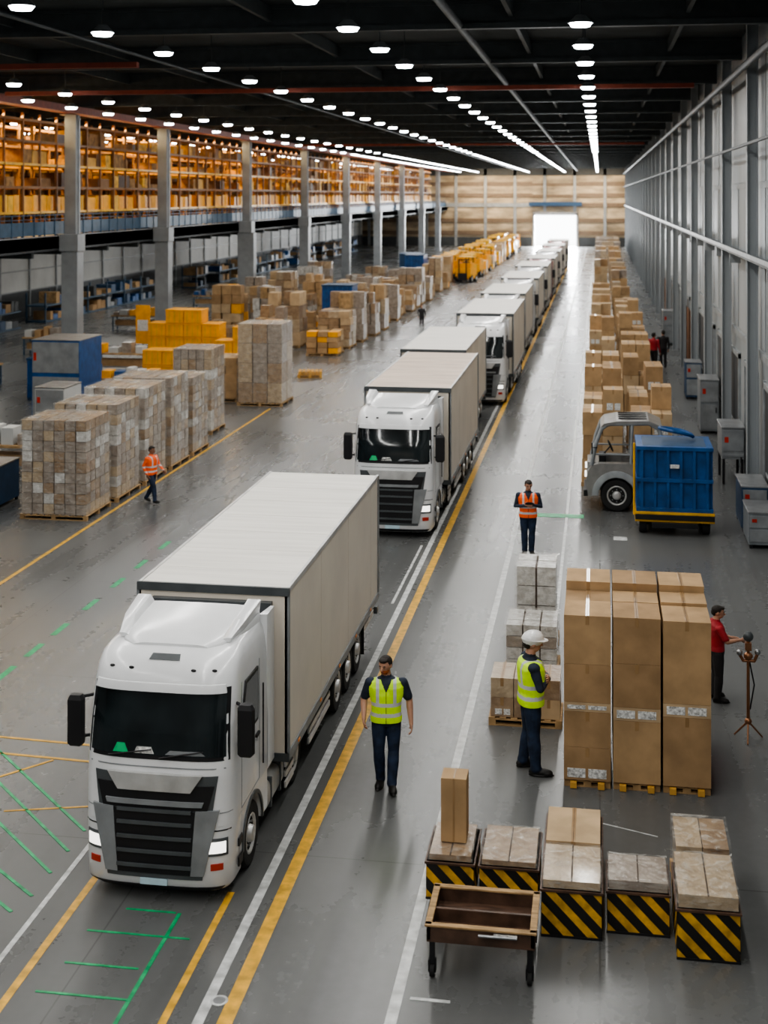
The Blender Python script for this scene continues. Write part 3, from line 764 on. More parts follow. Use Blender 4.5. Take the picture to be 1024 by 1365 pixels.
# right-hand row of carton pallets: separate pallets with gaps
y = 42.2; k = 0
while y < 168:
    far = y > 75
    for (x0, x1) in ((-.55, .70), (.95, 2.2)):
        h = ru(1.7, 3.25) if y < 110 else ru(1.4, 3.0)
        if y < 44: h = 3.0
        if y > 48 and rnd() < .16: continue
        oy = 0 if y < 44 else ru(-.2, .2)
        stack('carton_pallet', x0, x1, y + oy, y + oy + 1.7, 2, 2, random.choice([3, 4]), h, CB if y < 100 else CB + WG, detail=0 if far else 1, jitter=.02, topmiss=.3, bev=0 if far else .004, g=.01)
    y += 2.7 + (ru(.3, 2.8) if y > 50 else 0.5); k += 1
for yy in (172, 180, 188, 196, 204, 212): stack('wrapped_goods_pallet', -.6, 2.6, yy, yy + 4, 4, 3, 3, ru(1.8, 3), WG, detail=0, jitter=.05, topmiss=.3, bev=0)

# ------------------------------------------------------------------ hazard striped bins (front right)
def hazard_face(b, x0, x1, y, z0, z1, ax='y'):
    W = x1 - x0; H = z1 - z0; st = .145; t = -H
    def clip(P, xc, keep):
        out = []
        for i in range(len(P)):
            p, q = P[i], P[(i + 1) % len(P)]; ip = (p[0] - xc) * keep >= 0; iq = (q[0] - xc) * keep >= 0
            if ip: out.append(p)
            if ip != iq:
                r = (xc - p[0]) / (q[0] - p[0]); out.append((xc, p[1] + (q[1] - p[1]) * r))
        return out
    while t < W:
        for (a, mt) in ((0, 'hazard_yellow'), (st, 'hazard_black')):
            u0 = t + a; u1 = u0 + st * .9 if mt == 'hazard_yellow' else u0 + st
            P = [(u0 + H, 0), (u1 + H, 0), (u1, H), (u0, H)]
            P = clip(P, 0, 1)
            if len(P) >= 3: P = clip(P, W, -1)
            if len(P) >= 3:
                if ax == 'y': b.add([(x0 + p[0], y, z0 + p[1]) for p in P], [tuple(range(len(P)))], mt)
                else: b.add([(y, x0 + p[0], z0 + p[1]) for p in P], [tuple(range(len(P)))], mt)
        t += 2 * st
def hazard_bin(x0, x1, y0, y1, z1, tops=(), wheels=False):
    b = MB(); cx, cy = (x0 + x1) / 2, (y0 + y1) / 2; w, d = (x1 - x0) / 2, (y1 - y0) / 2
    zb = .10 if wheels else .0
    b.box(-w, w, -d, d, zb, z1, 'hazard_black')
    hazard_face(b, -w, w, -d - .004, zb + .0, z1 - .03)
    hazard_face(b, -d, d, -w - .004, zb, z1 - .03, 'x'); hazard_face(b, -d, d, w + .004, zb, z1 - .03, 'x')
    b.box(-w - .02, w + .02, -d - .02, d + .02, z1 - .03, z1, 'wood_dark')
    b.box(-w - .01, w + .01, -d - .01, -d + .02, zb, zb + .03, 'black_plastic')
    if wheels:
        for sx in (-1, 1):
            for sy in (-1, 1): b.cyl((sx * (w - .08) - .03, sy * (d - .1), .05), (sx * (w - .08) + .03, sy * (d - .1), .05), .05, .05, 'rubber', 12)
    for (xa, xb, ya, yb, h, mt) in tops:
        carton(b, xa - cx, xb - cx, ya - cy, yb - cy, z1, z1 + h, mt, 1 if mt.startswith('card') else 0)
        if mt.startswith('wrap'):
            b.box((xa + xb) / 2 - cx - .01, (xa + xb) / 2 - cx + .01, ya - cy, yb - cy, z1 + h - .003, z1 + h + .002, 'seam')
            b.box(xa - cx - .012, xb - cx + .012, ya - cy - .012, yb - cy + .012, z1 + .01, z1 + h + .012, 'stretch_film')
    return b.obj('striped_goods_bin', .004, (cx, cy, 0))
hazard_bin(-2.17, -1.57, 16.95, 17.9, .58, [(-2.14, -1.60, 16.98, 17.87, .08, 'wrap_brown')], True)
c = MB(); carton(c, -.17, .17, -.17, .17, 0, .82, 'cardboard', 0); c.box(-.012, .012, -.168, -.163, 0, .82, 'tape'); c.box(-.012, .012, -.165, .165, .818, .821, 'tape'); c.obj('tall_carton', .004, (-1.86, 17.45, .675))
hazard_bin(-1.50, -.77, 17.0, 18.0, .55, [(-1.48, -.79, 17.02, 17.98, .07, 'wrap_brown')], True)
hazard_bin(-.70, .02, 16.5, 18.5, .58, [(-.69, .01, 16.52, 17.45, .10, 'wrap_tan'), (-.69, .01, 17.47, 18.45, .13, 'cardboard_c')])
hazard_bin(.09, .83, 16.7, 17.45, .52, [(.10, .82, 16.72, 17.4, .12, 'wrap_grey')])
hazard_bin(.90, 1.62, 16.25, 17.35, .60, [(.91, 1.61, 16.27, 17.33, .16, 'wrap_tan')])
stack('wrapped_goods_pallet', .95, 1.62, 17.55, 18.4, 2, 1, 1, .72, ['wrap_brown', 'wrap_tan'], wrap=True, detail=0)

# wooden trolley
b = MB()
W, D = .62, .46
for (x0, x1, y0, y1) in ((-W, W, -D, -D + .05), (-W, W, D - .05, D), (-W, -W + .05, -D, D), (W - .05, W, -D, D), (-W, W, -.05, -.01)):
    b.box(x0, x1, y0, y1, .44, .60, 'wood_dark')
b.box(-W, W, -D, D, .42, .45, 'wood_dark')
b.box(-W - .02, W + .02, -D - .02, -D + .06, .60, .625, 'wood'); b.box(-W - .02, W + .02, D - .06, D + .02, .60, .625, 'wood')
b.box(-W - .02, -W + .06, -D, D, .60, .625, 'wood'); b.box(W - .06, W + .02, -D, D, .60, .625, 'wood')
b.cyl((-.02, -D - .04, .56), (.42, -D - .04, .56), .016, .016, 'steel', 8); b.box(.15, .42, -D - .03, -D - .0, .54, .58, 'label')
for sx in (-1, 1):
    for sy in (-1, 1):
        x, y = sx * (W - .06), sy * (D - .06)
        b.box(x - .03, x + .03, y - .03, y + .03, .15, .42, 'black_plastic')
        b.box(x - .045, x - .03, y - .04, y + .04, .06, .2, 'black_plastic'); b.box(x + .03, x + .045, y - .04, y + .04, .06, .2, 'black_plastic')
        b.cyl((x - .025, y, .075), (x + .025, y, .075), .075, .075, 'rubber', 16)
b.box(-W + .05, W - .05, -.03, .03, .28, .32, 'black_plastic')
b.obj('wooden_trolley', .006, (-1.35, 15.86, 0))

# ------------------------------------------------------------------ utility tractor (open operator cage) + blue container cart
b = MB()
arc = [(.85 + .54 * math.cos(a), .46 + .54 * math.sin(a)) for a in [math.pi - math.pi * k / 14 for k in range(15)]]
body = [(0.05, .40), (-.02, .85), (.03, 1.12), (.16, 1.30), (.4, 1.36), (2.35, 1.38), (2.48, 1.25), (2.5, .5)] + list(reversed(arc))
b.prism_y(body, 0.02, .30, 'veh_grey'); b.prism_y(body, 1.40, 1.7, 'veh_grey')
b.box(.08, 2.45, .28, 1.42, .55, 1.05, 'veh_grey'); b.box(1.35, 2.45, .28, 1.42, 1.05, 1.5, 'veh_grey'); b.box(.02, .35, .28, 1.42, .55, 1.34, 'veh_grey')
R = []
for a in [math.pi * k / 14 for k in range(15)]:
    c_, q = math.cos(a), math.sin(a); R.append([(.85 + r * c_, yy, .46 + r * q) for r, yy in ((.52, -.05), (.70, -.03), (.70, .06), (.52, .06))])
b.loft(R, 'wall_frame')
for yy, s in ((.0, -1), (1.7, 1)):
    for xx in (.85, 2.1):
        b.M = Matrix.Translation((xx, yy, 0)) @ Matrix.Rotation(math.radians(90), 4, 'Z'); wheel(b, 0, 0, .46, .30, s); b.M = None
for yy in (.06, 1.64):
    b.tube([(.14, yy, 1.30), (.26, yy, 1.9), (.42, yy, 2.34), (.62, yy, 2.48), (1.75, yy, 2.52), (2.05, yy, 2.36), (2.25, yy, 1.38)], .055, 'wall_frame')
    b.tube([(1.25, yy, 1.35), (1.28, yy, 2.48)], .045, 'wall_frame'); b.tube([(.2, yy, 1.62), (1.26, yy, 1.62)], .025, 'wall_frame')
for x, z in ((.42, 2.34), (.2, 1.62), (2.2, 1.62)): b.cyl((x, .06, z), (x, 1.64, z), .035, .035, 'wall_frame', 8)
roof = [(.40, 2.40), (.50, 2.50), (.85, 2.57), (1.75, 2.60), (2.12, 2.44), (2.08, 2.38), (1.7, 2.52), (.85, 2.50)]
b.prism_y(roof, 0.0, 1.7, 'veh_grey')
for q in (.35, .7, 1.05, 1.4): b.box(.9, 1.7, q, q + .05, 2.585, 2.62, 'black_plastic')
# seat, steering wheel, console
b.box(1.0, 1.5, .55, 1.15, 1.05, 1.32, 'black_plastic'); b.box(1.4, 1.55, .55, 1.15, 1.3, 1.95, 'black_plastic'); b.box(.35, .55, .5, 1.2, 1.05, 1.5, 'black_plastic')
b.cyl((.5, .85, 1.5), (.68, .85, 1.72), .02, .02, 'black_plastic', 8)
Rg = [(.68 + .12 * math.sin(t) * .6, .85 + .19 * math.cos(t), 1.72 - .15 * math.sin(t)) for t in [2 * math.pi * k / 12 for k in range(13)]]
b.tube(Rg, .018, 'black_plastic')
b.box(1.45, 2.3, .004, .02, .75, 1.28, 'grey_mid'); b.box(.0, .02, .35, 1.35, .6, .95, 'black_plastic')
b.tube([(.3, .06, 1.8), (.2, -.2, 1.85)], .015, 'black_plastic'); b.box(.14, .18, -.3, -.14, 1.68, 2.0, 'black_plastic')
b.box(-.08, .03, .1, 1.6, .40, .58, 'black_plastic'); b.box(-.05, .0, .12, .32, .95, 1.1, 'headlight'); b.box(-.05, .0, 1.38, 1.58, .95, 1.1, 'headlight')
b.obj('utility_tractor', .012, (-.38, 38.9, 0))

b = MB(); w, d = .93, .8
b.box(-w, w, -d, d, .62, 2.32, 'blue_paint')
for i in range(6):
    x = -w + .04 + i * (2 * w - .16) / 5; b.box(x, x + .08, -d - .07, -d, .62, 2.3, 'blue_paint')
for i in range(5):
    y = -d + .05 + i * (2 * d - .2) / 4; b.box(-w - .06, -w, y, y + .08, .62, 2.3, 'blue_paint'); b.box(w, w + .06, y, y + .08, .62, 2.3, 'blue_paint')
for z in (.62, 1.4, 2.24): b.box(-w - .07, w + .07, -d - .08, d + .08, z, z + .1, 'blue_paint')
b.box(-w + .1, w - .1, -d + .1, d - .1, 2.32, 2.345, 'blue_dark')
b.box(-.12, .12, -d - .1, -d - .06, 1.78, 1.88, 'label')
b.box(-w - .1, w + .1, -d - .12, d + .1, .36, .62, 'yellow_paint'); b.box(-w - .1, w + .1, -d - .16, -d - .12, .42, .56, 'hazard_black')
b.box(-.6, .6, -d - .2, -d - .1, .22, .36, 'black_plastic')
for sx in (-1, 1):
    for yy in (-.55, .5): wheel(b, sx * .92, yy, .26, .2, sx)
for yy in (-.55, .5): b.cyl((-.8, yy, .26), (.8, yy, .26), .05, .05, 'black_plastic', 8)
b.cyl((-w - .12, -d + .05, 0.5), (-w - .12, -d + .05, 2.4), .03, .03, 'yellow_paint', 8)
pts = [(.1 + .45 * math.cos(t), .3 + .2 * math.sin(t), 2.42 + .22 * math.sin(t * .5)) for t in [k * .45 for k in range(14)]]
b.tube(pts, .05, 'blue_paint')
b.obj('blue_waste_cart', .008, (1.95, 37.3, 0))

# wall side equipment
def cabinet(name, x, y, w, d, h, mt, z0=.1):
    b = MB(); b.box(-w, w, -d, d, z0, h, mt); b.box(-w + .03, w - .03, -d - .02, -d, z0 + .08, h * .55, 'grey_mid'); b.box(-w + .03, w - .03, -d - .02, -d, h * .6, h - .06, 'grey_mid')
    b.box(-w - .02, w + .02, -d - .02, d + .02, h, h + .04, 'steel'); b.box(w - .12, w - .08, -d - .05, -d - .02, h * .4, h * .5, 'black_plastic')
    for sx in (-1, 1):
        for sy in (-1, 1): b.box(sx * (w - .06) - .04, sx * (w - .06) + .04, sy * (d - .06) - .04, sy * (d - .06) + .04, 0, z0, 'black_plastic')
    b.box(-w + .08, -w + .2, -d - .03, -d - .02, h * .75, h * .85, 'lamp_red')
    return b.obj(name, .008, (x, y, 0))
cabinet('control_cabinet', 4.08, 43.9, .34, .8, 1.75, 'grey_mid', .8)
cabinet('tool_cabinet', 4.08, 37.9, .34, .8, 1.2, 'blue_dark')
cabinet('tool_cabinet', 4.08, 36.1, .34, .7, .9, 'cabinet_grey')
cabinet('control_cabinet', 4.08, 53.0, .34, .8, 2.0, 'cabinet_grey')
cabinet('control_cabinet', 4.08, 61.5, .34, .6, 1.6, 'blue_dark')
cabinet('control_cabinet', 4.08, 83.5, .34, .8, 2.0, 'cabinet_grey')
# left machines
cabinet('blue_machine', -21.4, 52.2, 1.0, 1.2, 3.2, 'blue_paint')
cabinet('white_cabinet', -19.4, 46.5, .55, .8, 2.1, 'left_white')
cabinet('grey_cabinet', -24.6, 61.0, .7, .8, 2.0, 'grey_mid')
cabinet('blue_machine', -17.5, 37.0, .5, .8, 1.2, 'blue_dark')
container_box('blue_container', -24.8, -23.0, 56, 58.5, 1.8, 'blue_paint')
def bench(x, y, L=3.0):
    b = MB(); b.box(-L / 2, L / 2, -.5, .5, .95, 1.03, 'wood')
    for sx in (-1, 1):
        for sy in (-1, 1): b.box(sx * (L / 2 - .1) - .04, sx * (L / 2 - .1) + .04, sy * .42 - .04, sy * .42 + .04, 0, .95, 'rack_blue')
    b.box(-L / 2 + .1, L / 2 - .1, -.4, .4, .3, .36, 'steel')
    xx = -L / 2 + .1
    while xx < L / 2 - .5:
        w = ru(.25, .6); b.box(xx, xx + w, -.35, .3, 1.03, 1.03 + ru(.15, .6), random.choice(['cardboard', 'orange_bin', 'blue_paint', 'wrap_grey', 'left_white'])); xx += w + ru(.05, .3)
    b.box(-L / 2 + .2, L / 2 - .4, -.3, .3, .36, .7, 'cardboard_b')
    b.obj('packing_table', .005, (x, y, 0))
bench(-18.3, 50.6, 3.0); bench(-20.5, 56.5, 3.2); bench(-23.9, 65.5, 2.8); bench(-18.5, 41.0, 2.4); bench(-30, 60, 4); bench(-30, 72, 4); bench(-30, 86, 4); bench(-30, 104, 4)
stack('carton_pallet', -18.3, -16.9, 44.3, 45.6, 3, 3, 3, 1.0, CB + ['wood'], detail=0, jitter=.04, topmiss=.3)
stack('carton_pallet', -19.8, -18.2, 62, 64, 3, 3, 3, 1.3, CB, detail=0, jitter=.04, topmiss=.3)
stack('carton_pallet', -17.0, -15.6, 62.5, 64.5, 3, 3, 3, .9, CB, detail=0, jitter=.04, topmiss=.3)
b = MB(); b.box(-.4, .4, -.04, .04, .9, 3.0, 'orange_bin'); b.box(-.3, .3, -.06, -.04, 1.6, 2.2, 'label'); b.box(-.05, .05, -.03, .03, 0, .9, 'steel'); b.box(-.3, .3, -.3, .3, 0, .04, 'steel'); b.obj('orange_sign_board', .005, (-24.6, 70.6, 0))

# scanner stand next to the man in red
b = MB()
for k in range(3):
    a = k * 2.094 + .4; b.cyl((0, 0, .3), (.26 * math.cos(a), .26 * math.sin(a), .012), .018, .014, 'copper', 8)
b.cyl((0, 0, .25), (0, 0, 1.62), .028, .024, 'copper', 10); b.ell((0, 0, 1.70), (.085, .07, .085), 'truck_grey'); b.ell((0, 0, .3), (.06, .06, .06), 'copper')
b.ell((0, 0, 1.38), (.075, .065, .065), 'copper'); b.tube([(-.14, 0, 1.40), (-.08, 0, 1.3), (.1, 0, 1.3), (.15, 0, 1.42)], .026, 'copper'); b.ell((.15, 0, 1.45), (.05, .05, .05), 'steel'); b.ell((-.14, 0, 1.43), (.05, .05, .05), 'steel')
b.box(-.05, .05, -.05, .05, 1.48, 1.6, 'copper'); b.tube([(.02, 0, 1.3), (.1, .02, .9), (.03, 0, .5)], .012, 'black_plastic')
b.obj('scanner_stand', 0, (2.42, 23.0, 0))

# ------------------------------------------------------------------ people
class Fig:
    def __init__(s): s.v = []; s.f = []; s.t = []; s.X = None
    def add(s, vs, fs, tag):
        o = len(s.v)
        if s.X is not None: vs = [s.X @ Vector(p) for p in vs]
        s.v += [tuple(p) for p in vs]
        for f in fs:
            for i in range(1, len(f) - 1): s.f.append((f[0] + o, f[i] + o, f[i + 1] + o)); s.t.append(tag)
    def rings(s, R, tag):
        n = len(R[0]); vs = [p for r in R for p in r]; fs = []
        for i in range(len(R) - 1):
            for j in range(n): a = i * n + j; c = i * n + (j + 1) % n; fs.append((a, c, c + n, a + n))
        fs.append(tuple(reversed(range(n)))); fs.append(tuple(range((len(R) - 1) * n, len(R) * n)))
        s.add(vs, fs, tag)
    def ell(s, c, r, tag, M=None, n=14, m=9):
        R = []
        for i in range(m + 1):
            t = max(.06, min(math.pi - .06, math.pi * i / m))
            ring_ = []
            for k in range(n):
                q = 2 * math.pi * k / n; p = Vector((r[0] * math.sin(t) * math.cos(q), r[1] * math.sin(t) * math.sin(q), -r[2] * math.cos(t)))
                if M is not None: p = M @ p
                ring_.append(Vector(c) + p)
            R.append(ring_)
        s.rings(R, tag)
    def cap(s, p0, p1, r0, r1, tag, n=12, mid=None):
        p0 = Vector(p0); p1 = Vector(p1); a = p1 - p0; L = a.length; a = a / L; u = a.orthogonal().normalized(); w = a.cross(u)
        prof = [(-r0 * math.cos(t), r0 * math.sin(t)) for t in (.1, .45, .9, 1.3)]
        prof.append((0, r0))
        if mid: prof.append((L * .33, mid))
        prof.append((L, r1)); prof += [(L + r1 * math.cos(t), r1 * math.sin(t)) for t in (1.3, .9, .45, .1)]
        s.rings([[p0 + a * h + (u * math.cos(q) + w * math.sin(q)) * r for q in [2 * math.pi * k / n for k in range(n)]] for h, r in prof], tag)
    def torso(s, secs, tag, n=24):
        R = []
        for z, rx, ry, oy in secs:
            R.append([Vector((rx * math.copysign(abs(math.cos(q)) ** .85, math.cos(q)), oy + ry * math.copysign(abs(math.sin(q)) ** .85, math.sin(q)), z)) for q in [2 * math.pi * k / n for k in range(n)]])
        s.rings(R, tag)

def hand(F, w, d, nrm, tag, side, curl=.5):
    w = Vector(w); d = Vector(d).normalized(); nrm = Vector(nrm); nrm = (nrm - d * nrm.dot(d)).normalized(); sd = d.cross(nrm) * side
    M = Matrix((sd, nrm, d)).transposed()
    F.ell(w + d * .048, (.043, .018, .055), tag, M)
    F.cap(w - d * .03, w + d * .02, .028, .027, tag)
    for i, (o, L) in enumerate(((.034, .072), (.012, .082), (-.011, .077), (-.033, .060))):
        p = w + d * (.088 - abs(o) * .2) + sd * o; dd = (d + sd * o * 3.0).normalized(); a = curl * .5
        for sgm, r in ((.45, .0105), (.32, .0098), (.25, .009)):
            q = dd * math.cos(a) + nrm * math.sin(a); p2 = p + q * L * sgm; F.cap(p, p2, r, r * .94, tag, 8); p = p2; a += curl
    p = w + d * .022 + sd * .034; q = (sd * .7 + d * .7 + nrm * .25).normalized(); p2 = p + q * .038
    F.cap(p, p2, .0135, .012, tag, 8); q2 = (sd * .25 + d * .9 + nrm * .4).normalized(); F.cap(p2, p2 + q2 * .034, .0115, .010, tag, 8)

def person(name, loc, rz, height, P, vox=.0075):
    """built facing -Y, 1.80 m tall, then scaled"""
    F = Fig(); g = P.get
    skin = g('skin', 'skin'); shirt = g('shirt', 'navy_shirt'); vest = g('vest'); pants = g('pants', 'navy')
    T = [(.84, .13, .095, .0), (.90, .165, .115, .0), (.97, .172, .122, .0), (1.06, .158, .115, -.003), (1.16, .165, .118, -.004), (1.28, .185, .125, -.004), (1.38, .195, .122, .0), (1.45, .165, .10, .006), (1.49, .10, .075, .01), (1.515, .06, .06, .012)]
    F.torso([t for t in T if t[0] <= 1.02], pants)
    F.torso([(z, rx, ry, oy) for z, rx, ry, oy in T if z >= .96], shirt)
    if vest:
        F.torso([(z, rx + .022, ry + .020, oy) for z, rx, ry, oy in [(.90, .172, .120, 0)] + [t for t in T if .96 < t[0] < 1.47]] + [(1.482, .125, .088, .01)], vest)
    F.cap((0, .012, 1.48), (0, -.002, 1.58), .062, .054, skin)
    F.cap((0, .014, 1.485), (0, .008, 1.515), .072, .066, shirt)
    yaw = g('hyaw', 0); pit = g('hpit', 0)
    F.X = Matrix.Translation((0, 0, 1.54)) @ Matrix.Rotation(yaw, 4, 'Z') @ Matrix.Rotation(pit, 4, 'X') @ Matrix.Translation((0, 0, -1.54))
    hx = skin; hc = g('hairc', 'hair')
    F.ell((0, .004, 1.69), (.075, .094, .105), hx); F.ell((0, -.026, 1.625), (.058, .068, .068), g('beard', hx)); F.ell((0, -.04, 1.675), (.062, .052, .07), hx)
    F.cap((0, -.088, 1.688), (0, -.112, 1.655), .009, .0145, hx, 8); F.ell((0, -.104, 1.652), (.019, .012, .010), hx)
    for s in (-1, 1):
        F.ell((s * .029, -.0825, 1.705), (.019, .009, .005), hc); F.ell((s * .028, -.0845, 1.684), (.0105, .007, .006), 'eye')
        F.ell((s * .077, .008, 1.672), (.011, .019, .031), hx)
    F.ell((0, -.0905, 1.618), (.024, .010, .0075), 'lip')
    if g('helmet'):
        F.ell((0, .006, 1.735), (.100, .124, .105), 'helmet'); F.ell((0, -.02, 1.728), (.110, .158, .014), 'helmet'); F.ell((0, .006, 1.80), (.02, .10, .05), 'helmet')
        F.ell((0, .05, 1.66), (.066, .058, .06), hc)
    else:
        F.ell((0, .024, 1.715), (.083, .092, .090), hc); F.ell((0, .055, 1.665), (.068, .057, .068), hc); F.ell((0, -.03, 1.768), (.060, .057, .03), hc)
    F.X = None
    for s, key in ((-1, 'R'), (1, 'L')):
        hip = Vector((s * .088, 0, .92)); kn = Vector(g('knee' + key, (s * .095, -.015, .50))); an = Vector(g('ank' + key, (s * .10, .01, .09)))
        F.cap(hip, kn, .094, .068, pants, 14, mid=.092); F.cap(kn, an, .068, .055, pants, 14, mid=.072)
        F.cap(an + (kn - an).normalized() * .06, an, .058, .062, pants, 14)
        fd = Vector(g('foot' + key, (s * .25, -1, 0))).normalized(); up = Vector((0, 0, 1)); sd = fd.cross(up).normalized(); up2 = sd.cross(fd).normalized()
        M = Matrix((sd, fd, up2)).transposed(); base = an - up2 * .045
        F.ell(base + fd * .055, (.048, .125, .046), 'shoe', M); F.ell(base + fd * .11 - up2 * .012, (.050, .075, .034), 'shoe', M); F.ell(base - fd * .03, (.040, .05, .05), 'shoe', M)
        F.ell(base + fd * .06 - up2 * .036, (.052, .145, .012), 'shoe', M)
        sh = Vector((s * .198, .005, 1.425)); el = Vector(g('elb' + key, (s * .26, .03, 1.14))); wr = Vector(g('wri' + key, (s * .27, -.05, .90)))
        F.ell(sh, (.066, .066, .066), shirt)
        F.cap(sh, el, .058, .044, shirt if g('sleeve', 'long') == 'long' else skin, 12)
        if g('sleeve', 'long') == 'short': F.cap(sh, sh + (el - sh) * .78, .066, .060, shirt, 12)
        F.cap(el, wr, .043, .030, shirt if g('sleeve', 'long') == 'long' else skin, 12, mid=.043)
        if g('sleeve', 'long') == 'long': F.cap(wr + (el - wr) * .12, wr, .036, .037, shirt, 12)
        hd = Vector(g('hd' + key, tuple(wr - el))); hn = Vector(g('hn' + key, (-s, 0, 0)))
        hand(F, wr + hd.normalized() * .03, hd, hn, skin, s if hn.x * s <= 0 else -s, g('curl', .45))
    if g('pad'):
        c = Vector(g('pad')); R = Matrix.Rotation(.7, 3, 'X'); F.ell(c, (.10, .012, .07), 'dark_cloth', R)
    me = bpy.data.meshes.new('src'); me.from_pydata(F.v, [], F.f)
    o = bpy.data.objects.new('src', me); bpy.context.scene.collection.objects.link(o)
    r = o.modifiers.new('r', 'REMESH'); r.mode = 'VOXEL'; r.voxel_size = vox; r.adaptivity = 0
    sm = o.modifiers.new('s', 'SMOOTH'); sm.factor = .5; sm.iterations = 2
    dg = bpy.context.evaluated_depsgraph_get(); ev = o.evaluated_get(dg); m2 = bpy.data.meshes.new_from_object(ev)
    bpy.data.objects.remove(o); m2.name = name
    bvh = BVHTree.FromPolygons(F.v, F.f)
    tags = []; idx = []; m2.materials.clear()
    for p in m2.polygons:
        c = p.center; hit = bvh.find_nearest(c); t = F.t[hit[2]] if hit[2] is not None else shirt
        if vest and t == vest:
            x = abs(c.x)
            if .985 < c.z < 1.035 or 1.13 < c.z < 1.18: t = 'reflective'
            elif c.z > 1.18 and .085 < x < .125: t = 'reflective'
            elif c.y < -.02 and c.z > 1.33 and x < (c.z - 1.33) * .42: t = shirt
            elif c.y < -.02 and x < .006: t = 'dark_cloth'
        if t not in tags: tags.append(t); m2.materials.append(MATS[t])
        idx.append(tags.index(t))
    m2.polygons.foreach_set('material_index', idx); m2.polygons.foreach_set('use_smooth', [True] * len(idx))
    mz = min(v.co.z for v in m2.vertices)
    sc = height / 1.80
    ob = bpy.data.objects.new(name, m2); bpy.context.scene.collection.objects.link(ob)
    k = g('wide', 1.10)
    ob.scale = (sc * k, sc * k, sc); ob.location = (loc[0], loc[1], -mz * sc + .005); ob.rotation_euler = (0, 0, rz)
    return ob

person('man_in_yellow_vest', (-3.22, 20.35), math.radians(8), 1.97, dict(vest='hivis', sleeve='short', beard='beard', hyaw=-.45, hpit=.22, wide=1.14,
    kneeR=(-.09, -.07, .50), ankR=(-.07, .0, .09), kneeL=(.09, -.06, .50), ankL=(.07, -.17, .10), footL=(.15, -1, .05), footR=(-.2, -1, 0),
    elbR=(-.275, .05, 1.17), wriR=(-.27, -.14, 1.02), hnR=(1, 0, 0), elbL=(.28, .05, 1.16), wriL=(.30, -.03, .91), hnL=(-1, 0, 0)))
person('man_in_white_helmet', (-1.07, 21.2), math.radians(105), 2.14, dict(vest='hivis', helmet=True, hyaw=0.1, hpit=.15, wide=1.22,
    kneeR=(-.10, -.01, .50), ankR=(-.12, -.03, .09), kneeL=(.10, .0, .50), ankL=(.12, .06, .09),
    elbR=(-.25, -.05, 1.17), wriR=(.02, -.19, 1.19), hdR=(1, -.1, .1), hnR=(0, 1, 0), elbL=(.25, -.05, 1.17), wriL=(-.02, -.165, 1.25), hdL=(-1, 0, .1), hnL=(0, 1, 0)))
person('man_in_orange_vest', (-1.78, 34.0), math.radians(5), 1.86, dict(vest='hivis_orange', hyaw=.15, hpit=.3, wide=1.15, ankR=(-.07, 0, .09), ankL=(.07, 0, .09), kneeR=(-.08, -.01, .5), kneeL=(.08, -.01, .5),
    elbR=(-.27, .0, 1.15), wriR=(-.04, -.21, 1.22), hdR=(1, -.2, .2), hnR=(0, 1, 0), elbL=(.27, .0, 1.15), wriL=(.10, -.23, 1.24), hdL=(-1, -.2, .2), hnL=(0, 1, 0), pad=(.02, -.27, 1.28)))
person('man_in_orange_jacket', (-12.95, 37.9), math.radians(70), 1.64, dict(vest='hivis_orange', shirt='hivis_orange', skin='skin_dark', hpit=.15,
    kneeR=(-.09, -.16, .53), ankR=(-.09, -.20, .10), footR=(0, -1, .12), kneeL=(.09, .03, .50), ankL=(.09, .25, .12), footL=(0, -1, -.35),
    elbR=(-.25, .1, 1.17), wriR=(-.24, -.02, .95), elbL=(.25, -.08, 1.17), wriL=(.24, -.24, 1.02)), .01)
person('man_in_red_shirt', (2.05, 24.7), math.radians(100), 1.68, dict(shirt='red_shirt', pants='dark_cloth', hpit=.2, hyaw=-.2, sleeve='short', wide=1.2,
    elbR=(-.26, -.10, 1.2), wriR=(-.22, -.30, 1.22), elbL=(.26, -.05, 1.17), wriL=(.20, -.25, 1.12)), .009)
person('person_in_dark_jacket', (-11.9, 90.5), math.radians(20), 1.6, dict(shirt='dark_cloth', pants='dark_cloth'), .015)
person('person_in_red_jacket', (2.72, 70.5), math.radians(150), 1.95, dict(shirt='red_shirt', pants='dark_cloth', kneeL=(.09, -.1, .5), ankL=(.09, -.1, .09)), .015)
person('person_in_dark_jacket', (3.25, 71.8), math.radians(-160), 1.95, dict(shirt='dark_cloth', pants='dark_cloth'), .015)

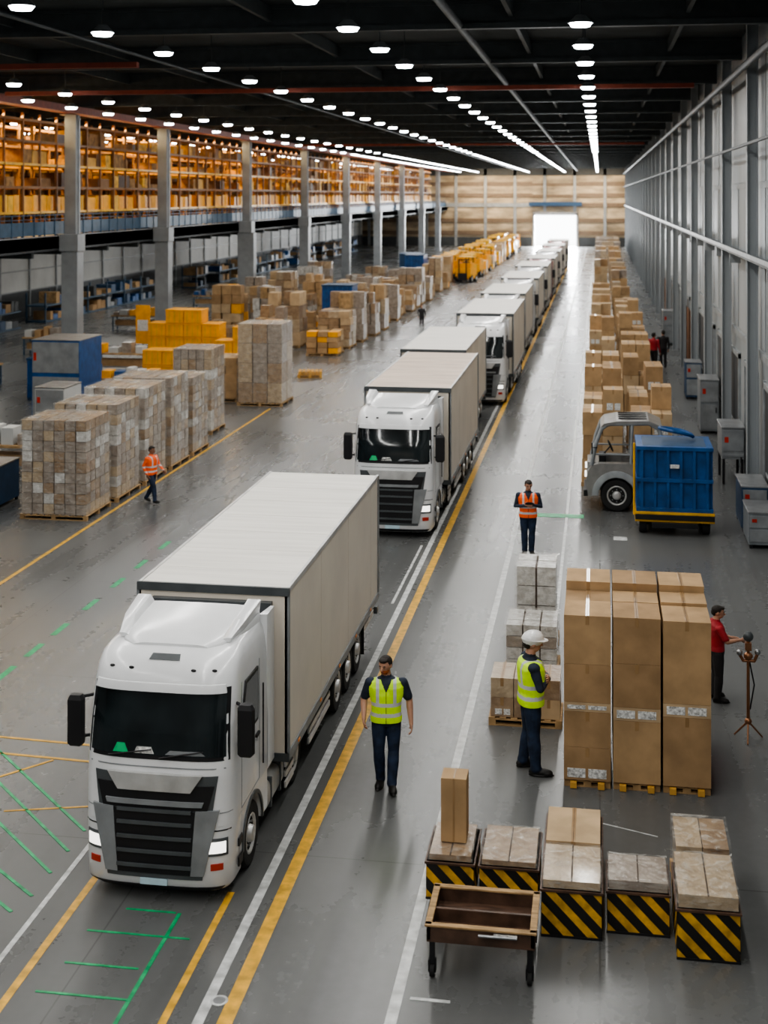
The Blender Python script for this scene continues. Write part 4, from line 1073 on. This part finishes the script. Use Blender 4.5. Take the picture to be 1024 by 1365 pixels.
# ------------------------------------------------------------------ lights
def area(name, loc, sx, sy, power, col=(1, 1, 1), rot=(0, 0, 0)):
    l = bpy.data.lights.new(name, 'AREA'); l.shape = 'RECTANGLE'; l.size = sx; l.size_y = sy; l.energy = power; l.color = col
    o = bpy.data.objects.new(name, l); o.location = loc; o.rotation_euler = rot; bpy.context.scene.collection.objects.link(o)
for x, p in ((-0.45, 900), (-6.0, 800), (-12.2, 720), (-21.0, 600)):
    y = -10
    while y < 220:
        L = 28 if y < 70 else 50
        area('lamp_row_light', (x, y + L / 2, ZL - .08), .35, L - 1, p * L / 28, (1.0, 0.975, 0.93))
        y += L
for yy in (60, 100, 150, 195): area('mezzanine_warm_fill', (-30.2, yy, 12.75), 1, 38, 3600, (1, .68, .30))  # added warm fill without fixtures, turns the rack goods golden
for yy in (60, 100, 150, 195): area('mezzanine_edge_fill', (-26.9, yy, 12.7), .3, 38, 1300, (1, .76, .42), (0, math.radians(-28), 0))  # more added warm fill, tilted, along the mezzanine edge; no lamps modelled here
area('back_wall_light', (-18, YB - 6, 11.5), 14, .5, 1500, (1, .80, .55), (math.radians(50), 0, 0))
area('back_wall_light', (-1, YB - 6, 11.5), 10, .5, 1100, (1, .80, .55), (math.radians(50), 0, 0))
for yy in (60, 100, 150): area('mezzanine_under_light', (-35, yy, 5.85), 1, 30, 800, (1, .96, .88))
area('door_daylight', (-7.7, YB + .6, 2.8), 7, 5.2, 26000, (.95, .98, 1), (math.radians(-90), 0, 0))

w = bpy.data.worlds.new('World'); bpy.context.scene.world = w; w.use_nodes = True
bg = w.node_tree.nodes['Background']; bg.inputs[0].default_value = (.95, .98, 1, 1); bg.inputs[1].default_value = 9
try:
    bpy.context.scene.view_settings.look = 'AgX - Medium High Contrast'
except Exception as e:
    print('look', e)

# ------------------------------------------------------------------ camera
cam = bpy.data.cameras.new('camera'); co = bpy.data.objects.new('camera', cam); bpy.context.scene.collection.objects.link(co)
co.location = (0, 0, 9); co.rotation_euler = (math.radians(90), 0, math.atan(288 / 1800))
cam.sensor_fit = 'AUTO'; cam.sensor_width = 36; cam.lens = 36 * 1800 / 1365; cam.shift_y = -422.5 / 1365; cam.clip_end = 2000
cam.dof.use_dof = True; cam.dof.focus_distance = 22; cam.dof.aperture_fstop = 1.2
bpy.context.scene.camera = co
